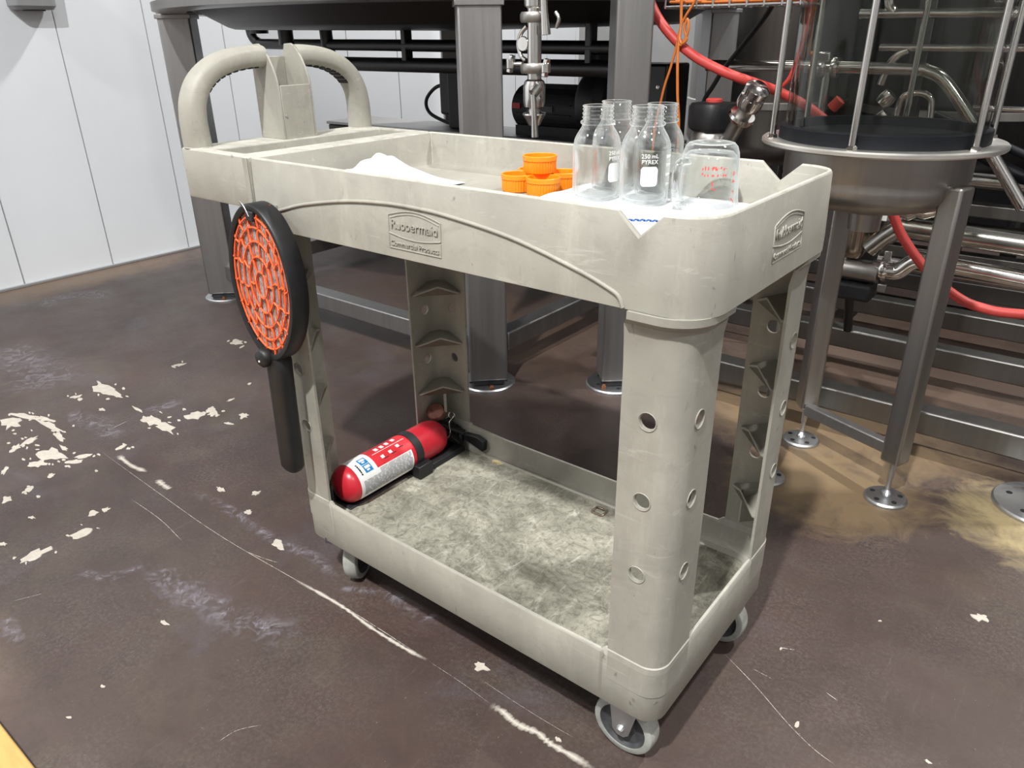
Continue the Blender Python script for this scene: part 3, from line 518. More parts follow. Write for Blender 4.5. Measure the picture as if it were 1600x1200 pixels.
LINES=[
('joint', [(-1.716, -0.013), (-1.387, -0.024), (-1.092, -0.031), (-0.826, -0.021), (-0.674, -0.013), (-0.565, -0.012), (-0.452, -0.013)], 0.0022),
('scar', [(-0.82, -0.022), (-0.747, -0.017), (-0.672, -0.015), (-0.602, -0.019), (-0.541, -0.019), (-0.492, -0.017), (-0.451, -0.013)], 0.0054),
('scar', [(-1.625, 0.004), (-1.544, -0.001), (-1.479, 0.008)], 0.0099),
('scar', [(-1.424, 0.004), (-1.378, 0.001), (-1.354, 0.001)], 0.012),
('hair', [(-0.451, -0.013), (-0.37, -0.014), (-0.3, -0.018)], 0.001),
('scar', [(-0.299, -0.02), (-0.274, -0.018), (-0.251, -0.022), (-0.231, -0.022), (-0.203, -0.016), (-0.175, -0.02), (-0.129, -0.017), (-0.093, -0.017)], 0.008),
('hair', [(-0.349, 0.012), (-0.276, 0.01), (-0.209, 0.01), (-0.148, 0.012)], 0.001),
('hair', [(-0.041, 0.327), (0.034, 0.289), (0.105, 0.247), (0.154, 0.224), (0.195, 0.214)], 0.002),
('hair', [(0.015, 0.323), (0.052, 0.321)], 0.0014),
('hair', [(0.035, 0.401), (0.059, 0.412)], 0.003),
('hair', [(0.134, 0.348), (0.156, 0.342)], 0.0022),
('hair', [(-0.595, -0.342), (-0.59, -0.31), (-0.567, -0.278)], 0.0014),
('hair', [(-1.219, -0.408), (-1.194, -0.36)], 0.0014),
('hair', [(-1.793, 0.068), (-1.803, 0.12)], 0.0028),
('hair', [(-1.39, -0.08), (-1.251, -0.081), (-1.132, -0.094)], 0.0022),
('hair', [(-0.995, -0.03), (-0.938, -0.02), (-0.896, -0.009)], 0.0022),
]
VEINS=[
([(-2.779, 0.131), (-2.537, 0.125), (-2.364, 0.118), (-2.221, 0.069)], 0.15),
([(-2.004, 0.035), (-1.922, 0.045), (-1.835, 0.061), (-1.717, 0.031)], 0.049),
([(-1.297, 0.027), (-1.184, 0.043), (-1.066, 0.035), (-0.947, 0.036), (-0.854, 0.05), (-0.752, 0.036)], 0.02),
([(-1.104, -0.169), (-1.023, -0.185), (-0.893, -0.17), (-0.786, -0.154), (-0.68, -0.115)], 0.048),
([(-0.656, 0.072), (-0.575, 0.064), (-0.494, 0.07)], 0.025),
([(-3.133, 0.405), (-3.18, 0.528), (-3.111, 0.634), (-2.987, 0.659)], 0.086),
([(-1.188, -0.431), (-1.121, -0.445), (-1.084, -0.447)], 0.021),
([(-1.208, -0.289), (-1.14, -0.254), (-1.109, -0.173)], 0.02),
([(-1.841, 0.24), (-1.775, 0.234)], 0.061),
([(-0.729, 0.016), (-0.649, 0.065)], 0.013),
]
# ================================================================== THE ROOM
fl = struct(MB().box(-3.6, 4.0, -4.0, 5.0, -.08, 0).build('floor', 'floor'), 'dark brown worn coated concrete floor with pale chips')
for poly in CHIPS:
    cx = sum(p[0] for p in poly)/len(poly); cy = sum(p[1] for p in poly)/len(poly)
    zc_ = random.uniform(.0004, .0016)
    rings = [[(x, y, 0) for x, y in poly], [(cx+(x-cx)*.93, cy+(y-cy)*.93, zc_) for x, y in poly]]
    MB().loft(rings, True, False, True).build('paint_chip', 'chip', fl)
def strip(name, pts, wd, mat, z, sub=6, jit=.0):
    P = arcpts([(x, y, z) for x, y in pts], sub); n = len(P); vs = []; fs = []; uv = []
    for i, p in enumerate(P):
        t = (P[min(i+1, n-1)] - P[max(i-1, 0)]).normalized(); s_ = Vector((-t.y, t.x, 0))
        ww = wd*(1 + random.uniform(-jit, jit))
        vs += [p - s_*ww/2, p + s_*ww/2]
        uv += [(i/(n-1), 0), (i/(n-1), 1)]
        if i: k = 2*i; fs.append((k-2, k, k+1, k-1))
    mb = MB().add(vs, fs); me = bpy.data.meshes.new(name); me.from_pydata(mb.v, [], mb.f)
    ul = me.uv_layers.new(name='UVMap')
    for l in me.loops: ul.data[l.index].uv = uv[l.vertex_index]
    me.materials.append(MATS[mat]); o = bpy.data.objects.new(name, me); COL.objects.link(o); o.parent = fl; return o
for k, pts, wd in LINES:
    strip({'joint': 'floor_joint', 'scar': 'paint_scar', 'hair': 'scratch'}[k], pts, wd*(1.6 if k == 'scar' else 1.0), 'scar' if k == 'scar' else 'hairline', .0012 if k == 'scar' else .0009, 8, .35 if k == 'scar' else 0)
for pts, wd in VEINS:
    strip('scuff', pts, wd*1.7, 'haze', .0006, 8, .2)

wl = struct(MB().box(-3.6, -3.512, -4, 5, 0, 4.6).build('wall_left', 'wall_white'), 'white plastic panelled wall')
y = -3.958
while y < 5:
    MB().box(-3.512, -3.5, y+.0012, y+.4035, .002, 4.6).build('panel', 'wall_white', wl, bevel=.002, seg=1); y += .405
struct(MB().box(-3.5, -3.485, -4, 5, 0, .012).build('baseboard_left', 'box_gray', bevel=.002), 'thin grey sealant strip at the wall base')
struct(MB().box(-3.6, 4.0, 5.0, 5.1, 0, 4.6).build('wall_back', 'wall_gray'))
struct(MB().box(4.0, 4.1, -4, 5.1, 0, 4.6).build('wall_right', 'wall_gray'))
struct(MB().box(-3.6, 4.1, -4.1, -4.0, 0, 4.6).build('wall_front', 'wall_gray'))
struct(MB().box(-3.6, 4.1, -4.1, 5.1, 4.6, 4.7).build('ceiling', 'ceiling'))

# ================================================================== UTILITY CART
W = .4145; MIR = W
cart = thing('utility_cart', (-.45, .207, 0), 'grey beige two-shelf plastic utility cart standing in the centre', 'cart')
def notch(x, y, z):
    # V notches in both long rims near the free end
    return z
NX = [-.112, -.083, -.054]
def rim_z(x, y, z):
    if z > .84 and abs(x - NX[1]) < .004 and (y < .03 or y > W-.03): return z - .026
    return z
rad = (.050, .050, .008, .008)
def tray_ring(o, z, zf=None):
    return rr_ring(-.788+o, -o, o, W-o, [max(r-o, .002) for r in rad], z, 7, [-.6, -.4, -.2]+NX, zf)
mb = MB()
mb.loft([tray_ring(.010, .777), tray_ring(.010, .742), tray_ring(.008, .735), tray_ring(.0, .7345), tray_ring(-.003, .7362), tray_ring(-.003, .76), tray_ring(0, .842, rim_z),
         tray_ring(.002, .845, rim_z), tray_ring(.006, .845, rim_z), tray_ring(.008, .842, rim_z), tray_ring(.013, .795), tray_ring(.018, .786), tray_ring(.028, .782)])
tray = mb.build('top_tray', 'cart', cart, smooth=35)
# embossed arch rib and lettering on the long face
arc = [(-.746, .752), (-.742, .762), (-.70, .775), (-.652, .787), (-.561, .802), (-.48, .8085), (-.42, .809), (-.361, .806), (-.256, .793), (-.162, .771), (-.118, .757), (-.102, .749), (-.096, .737)]
def fy(z): return -.003 + .003*max(0, min(1, (z-.76)/.082))
MB().tube(arcpts([(x, fy(z), z) for x, z in arc], 6), .0028, 8).build('arch_rib', 'cart', tray, smooth=60)
MB().tube(arcpts([(x, W-fy(z), z) for x, z in arc], 6), .0028, 8).build('arch_rib', 'cart', tray, smooth=60)
def logo(Mx):
    def ln(pts, r=.0011): MB().tube([Mx @ Vector((u, v, 0)) for u, v in pts], r, 6).build('logo_line', 'cart', tray, smooth=60)
    top = [(-.049+.098*i/14, .0185+.0085*math.sin(PI*i/14)) for i in range(15)]
    ln([(-.049, -.006)] + top + [(.049, -.006)])
    ln([(-.049+.098*i/14, -.006-.0055*math.sin(PI*i/14)) for i in range(15)])
    ln([(-.046+.092*i/14, .0145+.0085*math.sin(PI*i/14)) for i in range(15)], .0008)
    ln([(-.049, -.009), (-.049, -.0265), (.049, -.0265), (.049, -.009)], .0008)
    text_obj('raised_lettering', 'Rubbermaid', .0182, 'cart', Mx @ Matrix.Translation((0, .0065, 0)), tray, .0016)
    text_obj('raised_lettering', 'Commercial Products', .0103, 'cart', Mx @ Matrix.Translation((0, -.0195, 0)), tray, .0013)
logo(Matrix.Translation((-.422, -.0025, .776)) @ Euler((PI/2, 0, 0)).to_matrix().to_4x4() @ Matrix.Rotation(-.0366, 4, 'X'))
logo(Matrix.Translation((.0020, .222, .790)) @ Euler((PI/2, 0, PI/2)).to_matrix().to_4x4() @ Matrix.Rotation(-.0366, 4, 'X'))

# handle end box with the narrow trough
def eb(o, z): return rr_ring(-.996+o, -.7905-(o if o < .01 else 0), o, W-o, [.002, .002, .012, .012], z, 4)
def trough(z, g=0): return rr_ring(-.915+g, -.826-g, .020+g, W-.020-g, [.004]*4, z, 4)
mb = MB(); mb.loft([eb(.006, .764), eb(.001, .762), eb(0, .765), eb(0, .842), eb(.002, .845), trough(.845), trough(.842, .001), trough(.79, .004)])
ebox = mb.build('end_box', 'cart', cart, smooth=35)
# divider strip at the seam
MB().box(-.8045, -.7925, -.0022, -.0002, .763, .844).build('seam_rib', 'cart', ebox, bevel=.001)
# handle: two arms from the box corners to the centre pocket
def arm(sgn):
    c = [(.0225, .843), (.0220, .868), (.0225, .893), (.0275, .920), (.044, .948), (.072, .969), (.108, .981), (.148, .986), (.173, .986)]
    P = [(-.9705, (y if sgn > 0 else W-y), z) for y, z in c]
    a = arcpts(P, 5); hh = [.0215-.003*min(1, i/(len(a)*.55)) for i in range(len(a))]; mbx = MB(); rings = []
    for i, p in enumerate(a):
        t = (a[min(i+1, len(a)-1)]-a[max(i-1, 0)]).normalized(); n = Vector((1, 0, 0)); b = t.cross(n)
        rings.append([p + n*(.0235*math.copysign(abs(math.cos(q))**.75, math.cos(q))) + b*(hh[i]*math.copysign(abs(math.sin(q))**.75, math.sin(q))) for q in [2*PI*j/20 for j in range(20)]])
    mbx.loft(rings)
    o = mbx.build('handle_arm', 'cart', cart, smooth=45)
    # grip slots on the underside: black blocks stand in for the shade inside them
    for k in range(9):
        i = int(len(a)*(.50+.048*k))
        if i >= len(a)-1: break
        p = a[i]; t = (a[i+1]-a[i-1]).normalized(); n = Vector((1, 0, 0)); b = t.cross(n)
        if b.z > 0: b = -b
        q = [p + n*sx*.013 + b*.0192 + t*st*.0042 for sx, st in ((-1, -1), (1, -1), (1, 1), (-1, 1))]
        q2 = [v_ - b*.006 for v_ in q]
        MB().loft([[tuple(v_) for v_ in q2], [tuple(v_) for v_ in q]]).build('grip_slot_shade', 'black_matte', o)
    # moulded collar line where the arm meets the box
    MB().tube([(-.9705+.0242*math.cos(q), P[0][1]+.0222*math.sin(q), .8455) for q in [2*PI*j/24 for j in range(25)]], .0012, 6).build('collar', 'cart', o, smooth=60)
arm(1); arm(-1)
# centre pocket
pk0, pk1, px0, px1 = .170, .2445, -.9955, -.924
side = [(px0, .845), (px1, .845), (px1-.001, .938), (px1-.004, .952), (px1-.010, .968), (px1-.018, .983), (px1-.027, .995), (px1-.036, 1.003), (px1-.045, 1.007), (px0+.006, 1.006), (px0+.001, .990)]
pocket = MB().prism(side, pk0, pk0+.004).build('tool_pocket', 'cart', cart, bevel=.0012)
MB().prism(side, pk1-.004, pk1).build('pocket_side', 'cart', pocket, bevel=.0012)
MB().box(px1-.004, px1, pk0+.004, pk1-.004, .845, .938).build('pocket_front', 'cart', pocket, bevel=.0012)
MB().box(px0, px0+.004, pk0+.004, pk1-.004, .845, .985).build('pocket_back', 'cart', pocket, bevel=.0012)
MB().lathe([(0, .0), (.0022, .0), (.0022, .0014), (.0, .0016)], n=10, m=Matrix.Translation((px1, pk0+.009, .886)) @ Matrix.Rotation(PI/2, 4, 'Y')).build('rivet', 'cart', pocket)

# lower shelf
def sz(x, y, z):
    if z < .2: return z
    dx = min(x+.79, -.0136-x); dy = min(y-.005, .409-y)
    c = min(max(dx, dy) if max(dx, dy) > 0 else 0, .12)
    d = dx if dy < .02 else dy
    return z - (.010 if d > .098 else (.010*max(0, (d-.088)/.010)))
xs = [-.705, -.702, -.699, -.697, -.6, -.4, -.2, -.109, -.107, -.104, -.101]
def sh(o, z): return rr_ring(-.790+o, -.0136-o, .005+o, .409-o, [max(.032-o, .003)]*4, z, 6, xs, sz)
mb = MB(); mb.loft([sh(.010, .162), sh(.010, .128), sh(.008, .123), sh(.003, .122), sh(.001, .125), sh(0, .222), sh(.002, .2255), sh(.006, .2255), sh(.008, .222), sh(.012, .182), sh(.018, .1735), sh(.028, .170)])
shelf = mb.build('lower_shelf', 'cart', cart, smooth=35)
mb = MB(); mb.loft([rr_ring(-.790+o, -.0136-o, .005+o, .409-o, [.012]*4, z, 5) for o, z in ((.030, .1695), (.030, .1706), (.033, .1710))])
mb.build('shelf_floor', 'cart_shelf', shelf)

# legs: one corner channel with holes and gussets, mirrored to the four corners
def leg_section(o, z, ext, r=.030):
    # L section, outer corner at (0,0), arms along -x and +y ; o = inset of outer faces
    A, B, th = .082+ext, .088+ext, .0045
    x, yy = -.0136-o, .005+o
    outer = [(x-A, yy)] + [(x-r + r*math.cos(q), yy+r + r*math.sin(q)) for q in [math.radians(-90+90*i/8) for i in range(9)]] + [(x, yy+B)]
    ri = r-th
    inner = [(x-th, yy+B)] + [(x-r + ri*math.cos(q), yy+r + ri*math.sin(q)) for q in [math.radians(0-90*i/8) for i in range(9)]] + [(x-A, yy+th)]
    return [(a, b, z) for a, b in outer+inner]
def make_leg():
    mb = MB(); mb.loft([leg_section(.0, .172, 0), leg_section(.0, .2245, 0), leg_section(.0012, .226, 0), leg_section(.0012, .66, 0), leg_section(.0012, .695, .001, .032), leg_section(-.003, .718, .004, .042), leg_section(-.0135, .727, .006, .052), leg_section(-.0140, .7364, .006, .052)])
    return mb
def mirror(mb, mx, my):
    m2 = MB(); m2.v = [((-.8036-x) if mx else x, (.414-y) if my else y, z) for x, y, z in mb.v]; m2.f = list(mb.f); return m2
HZ = (.600, .488, .375)
for mx, my in ((0, 0), (1, 0), (0, 1), (1, 1)):
    o = mirror(make_leg(), mx, my).build('leg', 'cart')
    cu = []
    for z in HZ:
        a = MB().lathe([(.0108, -.02), (.0108, .02)], n=18, m=Matrix.Translation((-.060, .0075, z)) @ Matrix.Rotation(PI/2, 4, 'X'), cap0=True, cap1=True)
        b = MB().lathe([(.0108, -.02), (.0108, .02)], n=18, m=Matrix.Translation((-.0165, .050, z)) @ Matrix.Rotation(PI/2, 4, 'Y'), cap0=True, cap1=True)
        cu += [mirror(a, mx, my).build('c', 'cart'), mirror(b, mx, my).build('c', 'cart')]
    cut(o, cu); attach(o, cart); shade(o.data, 35)
    for z in (.655, .545, .432, .318):
        g = MB(); poly = [(-.0200, .040), (-.0280, .0195), (-.046, .0115), (-.088, .0115), (-.088, .018), (-.062, .052), (-.026, .087), (-.0200, .087)]
        n = len(poly); g.loft([[(a, b, z - (.018 if (a < -.07 or b > .07) else .0)) for a, b in poly], [(a, b, z+.004 - (.018 if (a < -.07 or b > .07) else .0)) for a, b in poly]])
        mirror(g, mx, my).build('gusset', 'cart', o, bevel=.0008, seg=1)
    g = MB()
    g.add([(-.030, .018, .22), (-.030, .018, .70), (-.058, .048, .22), (-.058, .048, .70), (-.034, .014, .22), (-.034, .014, .70), (-.062, .044, .22), (-.062, .044, .70)], [(0, 1, 3, 2), (4, 6, 7, 5), (1, 5, 7, 3), (0, 2, 6, 4), (2, 3, 7, 6), (0, 4, 5, 1)])
    # short upright web below the lowest gusset only
    g.v = [(x, y, .318 if z > .5 else .255) for x, y, z in g.v]
    mirror(g, mx, my).build('web', 'cart', o)
    # rim of raised plastic round the two outer hole rows
    for z in HZ:
        p = [(-.060+.0122*math.cos(q), .0062-.0006, z+.0122*math.sin(q)) for q in [2*PI*i/18 for i in range(19)]]
        q2 = [(-.0148+.0006, .050+.0122*math.cos(q), z+.0122*math.sin(q)) for q in [2*PI*i/18 for i in range(19)]]
        mirror(MB().tube(p, .0007, 5), mx, my).build('hole_rim', 'cart', o, smooth=60)
        mirror(MB().tube(q2, .0007, 5), mx, my).build('hole_rim', 'cart', o, smooth=60)

# casters
def caster(x, y, ang, swivel):
    e = bpy.data.objects.new('caster', None); COL.objects.link(e); e.empty_display_size = .03
    e.location = (0, 0, 0); e.parent = cart
    R_ = .0515; trail = .022 if swivel else 0
    D = Matrix.Translation((x, y, 0)) @ Matrix.Rotation(ang, 4, 'Z')     # local: axle along Y, trail along -x
    D2 = D @ Matrix.Translation((-trail, 0, R_))
    ax = Matrix.Rotation(PI/2, 4, 'X')
    tire = [(.0395, -.0145), (.047, -.0145), (.0500, -.0125), (R_, -.007), (R_, .007), (.0500, .0125), (.047, .0145), (.0395, .0145), (.0395, -.0145)]
    root = MB().lathe(tire, n=40, m=D2 @ ax).build('tire', 'tire', e, smooth=40)
    MB().lathe([(.0, -.007), (.012, -.012), (.020, -.006), (.034, -.008), (.0395, -.013), (.0395, .013), (.034, .008), (.020, .006), (.012, .012), (0, .007)], n=36, m=D2 @ ax).build('wheel_hub', 'dark_hub', e, smooth=30)
    f = MB()
    for s_ in (-1, 1):
        poly = [(-.014, -.006), (-.006, -.014), (.006, -.014), (.014, -.006), (.030+trail*.5, .066), (-.024+trail*.5, .066)]
        vs = [D2 @ Vector((px, s_*.0185+t_, pz)) for t_ in (-.0012, .0012) for px, pz in poly]; n = len(poly)
        f.add(vs, [tuple(range(n)), tuple(range(2*n-1, n-1, -1))] + [(i, i+n, (i+1) % n+n, (i+1) % n) for i in range(n)])
    f.box(-.024+trail*.5, .030+trail*.5, -.0197, .0197, .064, .067, D2)
    f.build('fork', 'zinc', e, bevel=.001)
    MB().lathe([(0, -.026), (.0055, -.026), (.0075, -.0215), (.0075, .0215), (.0055, .026), (0, .026)], n=12, m=D2 @ ax).build('axle_bolt', 'zinc', e)
    MB().box(-.042, .042, -.036, .036, .1178, .130, D).build('mount_plate', 'dark_hub', e)
caster(-.082, .052, 0.0, False); caster(-.070, .360, 0.0, False)
caster(-.722, .058, math.radians(-63), True); caster(-.722, .352, math.radians(-40), True)
# ================================================================== ON THE TOP TRAY
ZT = .7835
# --- paper towels
def towel(name, x0, x1, y0, y1, nx, ny, hf, th, label):
    g = lambda i, j: (x0+(x1-x0)*i/nx, y0+(y1-y0)*j/ny)
    vs = []
    for s_ in (1, 0):
        for j in range(ny+1):
            for i in range(nx+1):
                x, y = g(i, j); x2, y2 = x, y
                h = hf(x, y); vs.append((x2, y2, ZT + h + (th if s_ else 0)))
    k = (nx+1)*(ny+1); fs = []
    for j in range(ny):
        for i in range(nx):
            a = j*(nx+1)+i; fs.append((a, a+1, a+nx+2, a+nx+1)); fs.append((a+k, a+nx+1+k, a+nx+2+k, a+1+k))
    ed = [i for i in range(nx+1)] + [j*(nx+1)+nx for j in range(1, ny+1)] + [ny*(nx+1)+i for i in range(nx-1, -1, -1)] + [j*(nx+1) for j in range(ny-1, 0, -1)]
    for a, b in zip(ed, ed[1:]+ed[:1]): fs.append((a, a+k, b+k, b))
    o = MB().add(vs, fs).build(name, 'white_paper', smooth=50)
    return tag(o, label, 'paper towel')
def h1(x, y):
    a = .036*math.exp(-((x+.765)**2/.0052 + (y-.225)**2/.010)) + .012*math.exp(-((x+.66)**2/.003+(y-.19)**2/.004))
    return max(0, a*(1+.16*math.sin(70*x+40*y)+.08*math.sin(160*y-60*x))) + .0015*abs(math.sin(37*x)*math.sin(44*y))
towel('paper_towel', -.752, -.585, .06, .285, 36, 36, h1, .0012, 'crumpled white paper towel lying at the handle end of the tray')
def h2(x, y): return .003+.0025*math.sin(9*x+3)*math.sin(11*y) + .0012*math.sin(43*x+21*y) + .0009*math.sin(71*y-22*x)
tw = towel('paper_towel', -.385, -.045, .040, .375, 40, 34, h2, .004, 'white paper towel spread flat under the glass bottles')
def h2t(x, y): return ZT + h2(x, y) + .004
mb = MB()
for k in range(9):
    x = -.205+.0062*k; y = .138+.0055*k
    for q in range(2):
        mb.box(x+.0008*q, x+.0050, y-.008+.010*q, y-.0045+.010*q, h2t(x, y)-.0005, h2t(x, y)+.0012)
    mb.box(x, x+.0022, y-.008, y+.005, h2t(x, y)-.0005, h2t(x, y)+.0012)
mb.build('blue_print', 'blue_print', tw)

# --- orange screw caps
def cap(loc, label):
    t = thing('screw_cap', (0, 0, 0), label, 'bottle cap', 'orange screw caps on the tray')
    n = 72; R0, H = .0268, .0275
    def ring(z, r, amp): return [((r + (amp if j % 2 else 0))*math.cos(2*PI*j/n), (r + (amp if j % 2 else 0))*math.sin(2*PI*j/n), z) for j in range(n)]
    # open side up: ribbed skirt, plain band at the open rim
    MB().loft([ring(0, R0-.0022, 0), ring(.0008, R0-.0008, 0), ring(.002, R0-.0009, .0011), ring(H-.0085, R0-.0007, .0011), ring(H-.0075, R0+.0012, 0), ring(H-.0008, R0+.0014, 0), ring(H, R0+.0006, 0), ring(H, R0-.0012, 0), ring(H-.0008, R0-.0018, 0), ring(.004, R0-.003, 0)], True, True, True).build('cap_shell', 'orange_cap', t, smooth=30)
    MB().lathe([(.0175, .004), (.0175, .010), (.0188, .010), (.0188, .004)], n=36).build('seal_lip', 'orange_dark', t, smooth=40)
    t.location = loc; t.rotation_euler.z = random.uniform(0, 6)
    return t
cz = ZT-.001
CAPS = [((-.4725, .2905, cz), 'orange ribbed screw cap at the left of the pile'), ((-.4180, .2860, cz), 'orange ribbed screw cap at the front of the pile'),
        ((-.4255, .3480, cz), 'orange ribbed screw cap at the right, seen through the bottle'), ((-.4800, .3455, cz), 'orange ribbed screw cap mostly hidden at the back of the pile'),
        ((-.4480, .3170, cz+.0278), 'orange ribbed screw cap on top of the pile')]
for l, s_ in CAPS: cap(l, s_)

# --- bottles
BP = [(.0, .004), (.024, .0035), (.0285, .0008), (.0325, .0012), (.0348, .005), (.0352, .012), (.0352, .074), (.0349, .082), (.0333, .090), (.0300, .0975), (.0262, .1035), (.0240, .107), (.0230, .1095), (.0228, .112),
      (.0246, .1128), (.0254, .1148), (.0246, .1168), (.0220, .1178), (.0214, .1196), (.0228, .1212), (.0229, .1224), (.0214, .1238), (.0214, .1252), (.0228, .1268), (.0229, .1280), (.0214, .1294), (.0213, .1318), (.0226, .1330), (.0226, .1340), (.0213, .1352), (.0213, .1366), (.0226, .1374), (.0227, .1386), (.0216, .1393), (.0198, .1388), (.0195, .1365), (.0198, .120), (.0213, .110)]
def cyl_warp(r, th0, zc):
    return lambda q: Vector(((r+q.z)*math.cos(th0+q.x/r), (r+q.z)*math.sin(th0+q.x/r), zc+q.y))
def patch(r, th0, w_, z0, z1, th=.0003, n=8, rc=0.0):
    rings = []
    for i in range(n+1):
        a = th0 + (i/n-.5)*w_/r
        u = (i/n-.5)*w_; e = max(0, abs(u)-(w_/2-rc)) if rc else 0
        dz = rc-math.sqrt(max(0, rc*rc-e*e)) if rc else 0
        rings.append([((r+d)*math.cos(a), (r+d)*math.sin(a), z) for d, z in ((0, z0+dz), (th, z0+dz), (th, z1-dz), (0, z1-dz))])
    return MB().loft(rings)
def bottle(loc, face, label):
    t = thing('glass_bottle', (0, 0, 0), label, 'bottle', 'empty glass bottles on the tray')
    b = MB().lathe(BP, n=48, cap0=True).build('bottle_body', 'bottle_glass', t, smooth=60)
    MB().lathe([(.0, .0072), (.022, .0066), (.029, .0072), (.0322, .0105), (.0332, .016), (.0332, .072), (.0328, .081), (.0312, .089), (.028, .0965)], n=48, cap0=True).build('inner_wall', 'bottle_glass', t, smooth=60)
    lp = patch(.0354, 0, .024, .030, .058, .0003, 10, .004).build('label_patch', 'white_print', t)
    text_obj('lettering', '250 mL', .0085, 'white_print', None, lp, .0001, cyl_warp(.0355, 0, .0725), .95)
    text_obj('lettering', 'PYREX', .0085, 'white_print', None, lp, .0001, cyl_warp(.0355, 0, .0645), .95)
    for k, z in enumerate((.030, .044, .058, .070)):
        patch(.0354, math.radians(68), .010, z, z+.0010).build('graduation', 'white_print', b)
        text_obj('lettering', str(50*(k+1)), .006, 'white_print', None, b, .0001, cyl_warp(.0355, math.radians(52), z+.0005))
    t.location = loc; t.rotation_euler.z = face; t.scale = (1, 1, .955)
    return t
def zt(x, y): return h2t(x, y)-.0006
BT = [((-.313, .276), -.15, 'open glass bottle at the left front, next to the orange caps'), ((-.236, .284), -.88, 'open glass bottle at the front with white label patch facing the viewer'),
      ((-.328, .352), .55, 'open glass bottle at the back left, behind the gap between two others'), ((-.254, .360), 1.3, 'open glass bottle at the back right, behind the labelled bottle')]
for (x, y), a, s_ in BT: bottle((x, y, max(zt(x, y), ZT+.004)), a, s_)

# --- upturned measuring cup
cup = thing('measuring_cup', (0, 0, 0), 'clear glass measuring cup with red markings, standing upside down', 'measuring cup')
CP = [(.0405, .0), (.0420, .0008), (.0425, .003), (.0412, .012), (.0400, .030), (.0385, .058), (.0372, .070), (.0345, .078), (.0305, .0825), (.0270, .0835), (.0245, .0815), (.0, .0800)]
MB().lathe(CP, n=48, cap1=True).build('cup_body', 'bottle_glass', cup, smooth=60)
MB().lathe([(.0385, .001), (.0378, .030), (.0365, .056), (.0345, .066), (.030, .071), (.0, .0715)], n=48, cap1=True).build('inner_wall', 'bottle_glass', cup, smooth=60)
hp = arcpts([(.040, 0, .062), (.052, 0, .062), (.0595, 0, .055), (.061, 0, .036), (.060, 0, .018), (.0565, 0, .007), (.048, 0, .006), (.041, 0, .008)], 5)
HA = math.radians(250)
mbx = MB().tube(hp, .0048, 10, True, 1.5); mbx.v = [Matrix.Rotation(HA, 3, 'Z') @ Vector(v) for v in mbx.v]
mbx.build('cup_handle', 'thick_glass', cup, smooth=60)
random.seed(3)
def red_row(th0, n, zc, h, gap):
    g = MB()
    for k in range(n):
        a = th0 + (k-(n-1)/2)*gap/.0395
        for part in range(3):
            if random.random() < .85:
                q = patch(.0400, a + (part-1)*gap*.30/.0395, gap*.26, zc-h/2*random.choice((1, .2)), zc+h/2*random.choice((1, .1)), .0003, 1); g.add(q.v, q.f)
    return g.build('red_marking', 'red_print', cup)
F0 = math.radians(-56)
red_row(F0, 6, .0545, .005, .0055); red_row(F0, 6, .0465, .005, .0055); red_row(F0, 1, .035, .006, .006); red_row(F0, 1, .028, .004, .006)
for z in (.012, .024, .036, .047): red_row(F0+.78, 1, z, .0065, .006)
cup.location = (-.1560, .3270, zt(-.156, .327)); cup.scale = (1.04, 1.04, 1.04)
random.seed(21)

# ================================================================== FLY SWATTER
fs = thing('fly_swatter', (-.735, -.035, .30), 'black electric fly swatter with orange netting hanging on the cart side', 'fly swatter')
TILT = Matrix.Translation((-.735, -.033, .655)) @ Matrix.Rotation(math.radians(2.0), 4, 'Y')
def egg(t, k=1.0):
    x = .0835*math.cos(t); z = .131*math.sin(t)
    x *= 1 - .10*min(0, math.sin(t))**2 - .02*max(0, math.sin(t))
    return x*k, z*k
n = 64; rings = []
prof = [(-.0, -.0150), (.0030, -.0165), (.0085, -.0165), (.0110, -.013), (.0110, .013), (.0085, .0165), (.0030, .0165), (0, .015)]
for i in range(n):
    t = 2*PI*i/n; x, z = egg(t); x2, z2 = egg(t+.01); d = Vector((x2-x, z2-z)).normalized(); nx, nz = d.y, -d.x
    rings.append([TILT @ Vector((x+nx*(a-.011), b, z+nz*(a-.011))) for a, b in prof])
rings.append(rings[0])
MB().loft(rings, True, False, False).build('racket_frame', 'black_plastic', fs, smooth=40)
# orange guard net
def net_strip(pts, wd, y):
    return MB().tube([TILT @ Vector((x, y, z)) for x, z in pts], wd, 6)
net = MB()
for k in (.17, .36, .55, .72, .845):
    net.add(*(lambda q: (q.v, q.f))(net_strip([egg(2*PI*i/40, k) for i in range(41)], .0017, -.0125)))
for k0, k1, m_, off in ((.17, .36, 6, 0), (.36, .55, 10, .2), (.55, .74, 14, .1), (.74, .92, 18, 0)):
    for i in range(m_):
        a = 2*PI*(i+off)/m_
        net.add(*(lambda q: (q.v, q.f))(net_strip([egg(a, k0), egg(a+.05, (k0+k1)/2), egg(a, k1)], .0017, -.0125)))
net2 = MB(); net2.v = [tuple(Vector(v)+Vector((.004, .0245, -.006))) for v in net.v]; net2.f = list(net.f); net2.build('back_guard', 'racket_orange', fs, smooth=60)
o = net.build('orange_netting', 'racket_orange', fs, smooth=60); o['label'] = 'orange plastic guard netting'
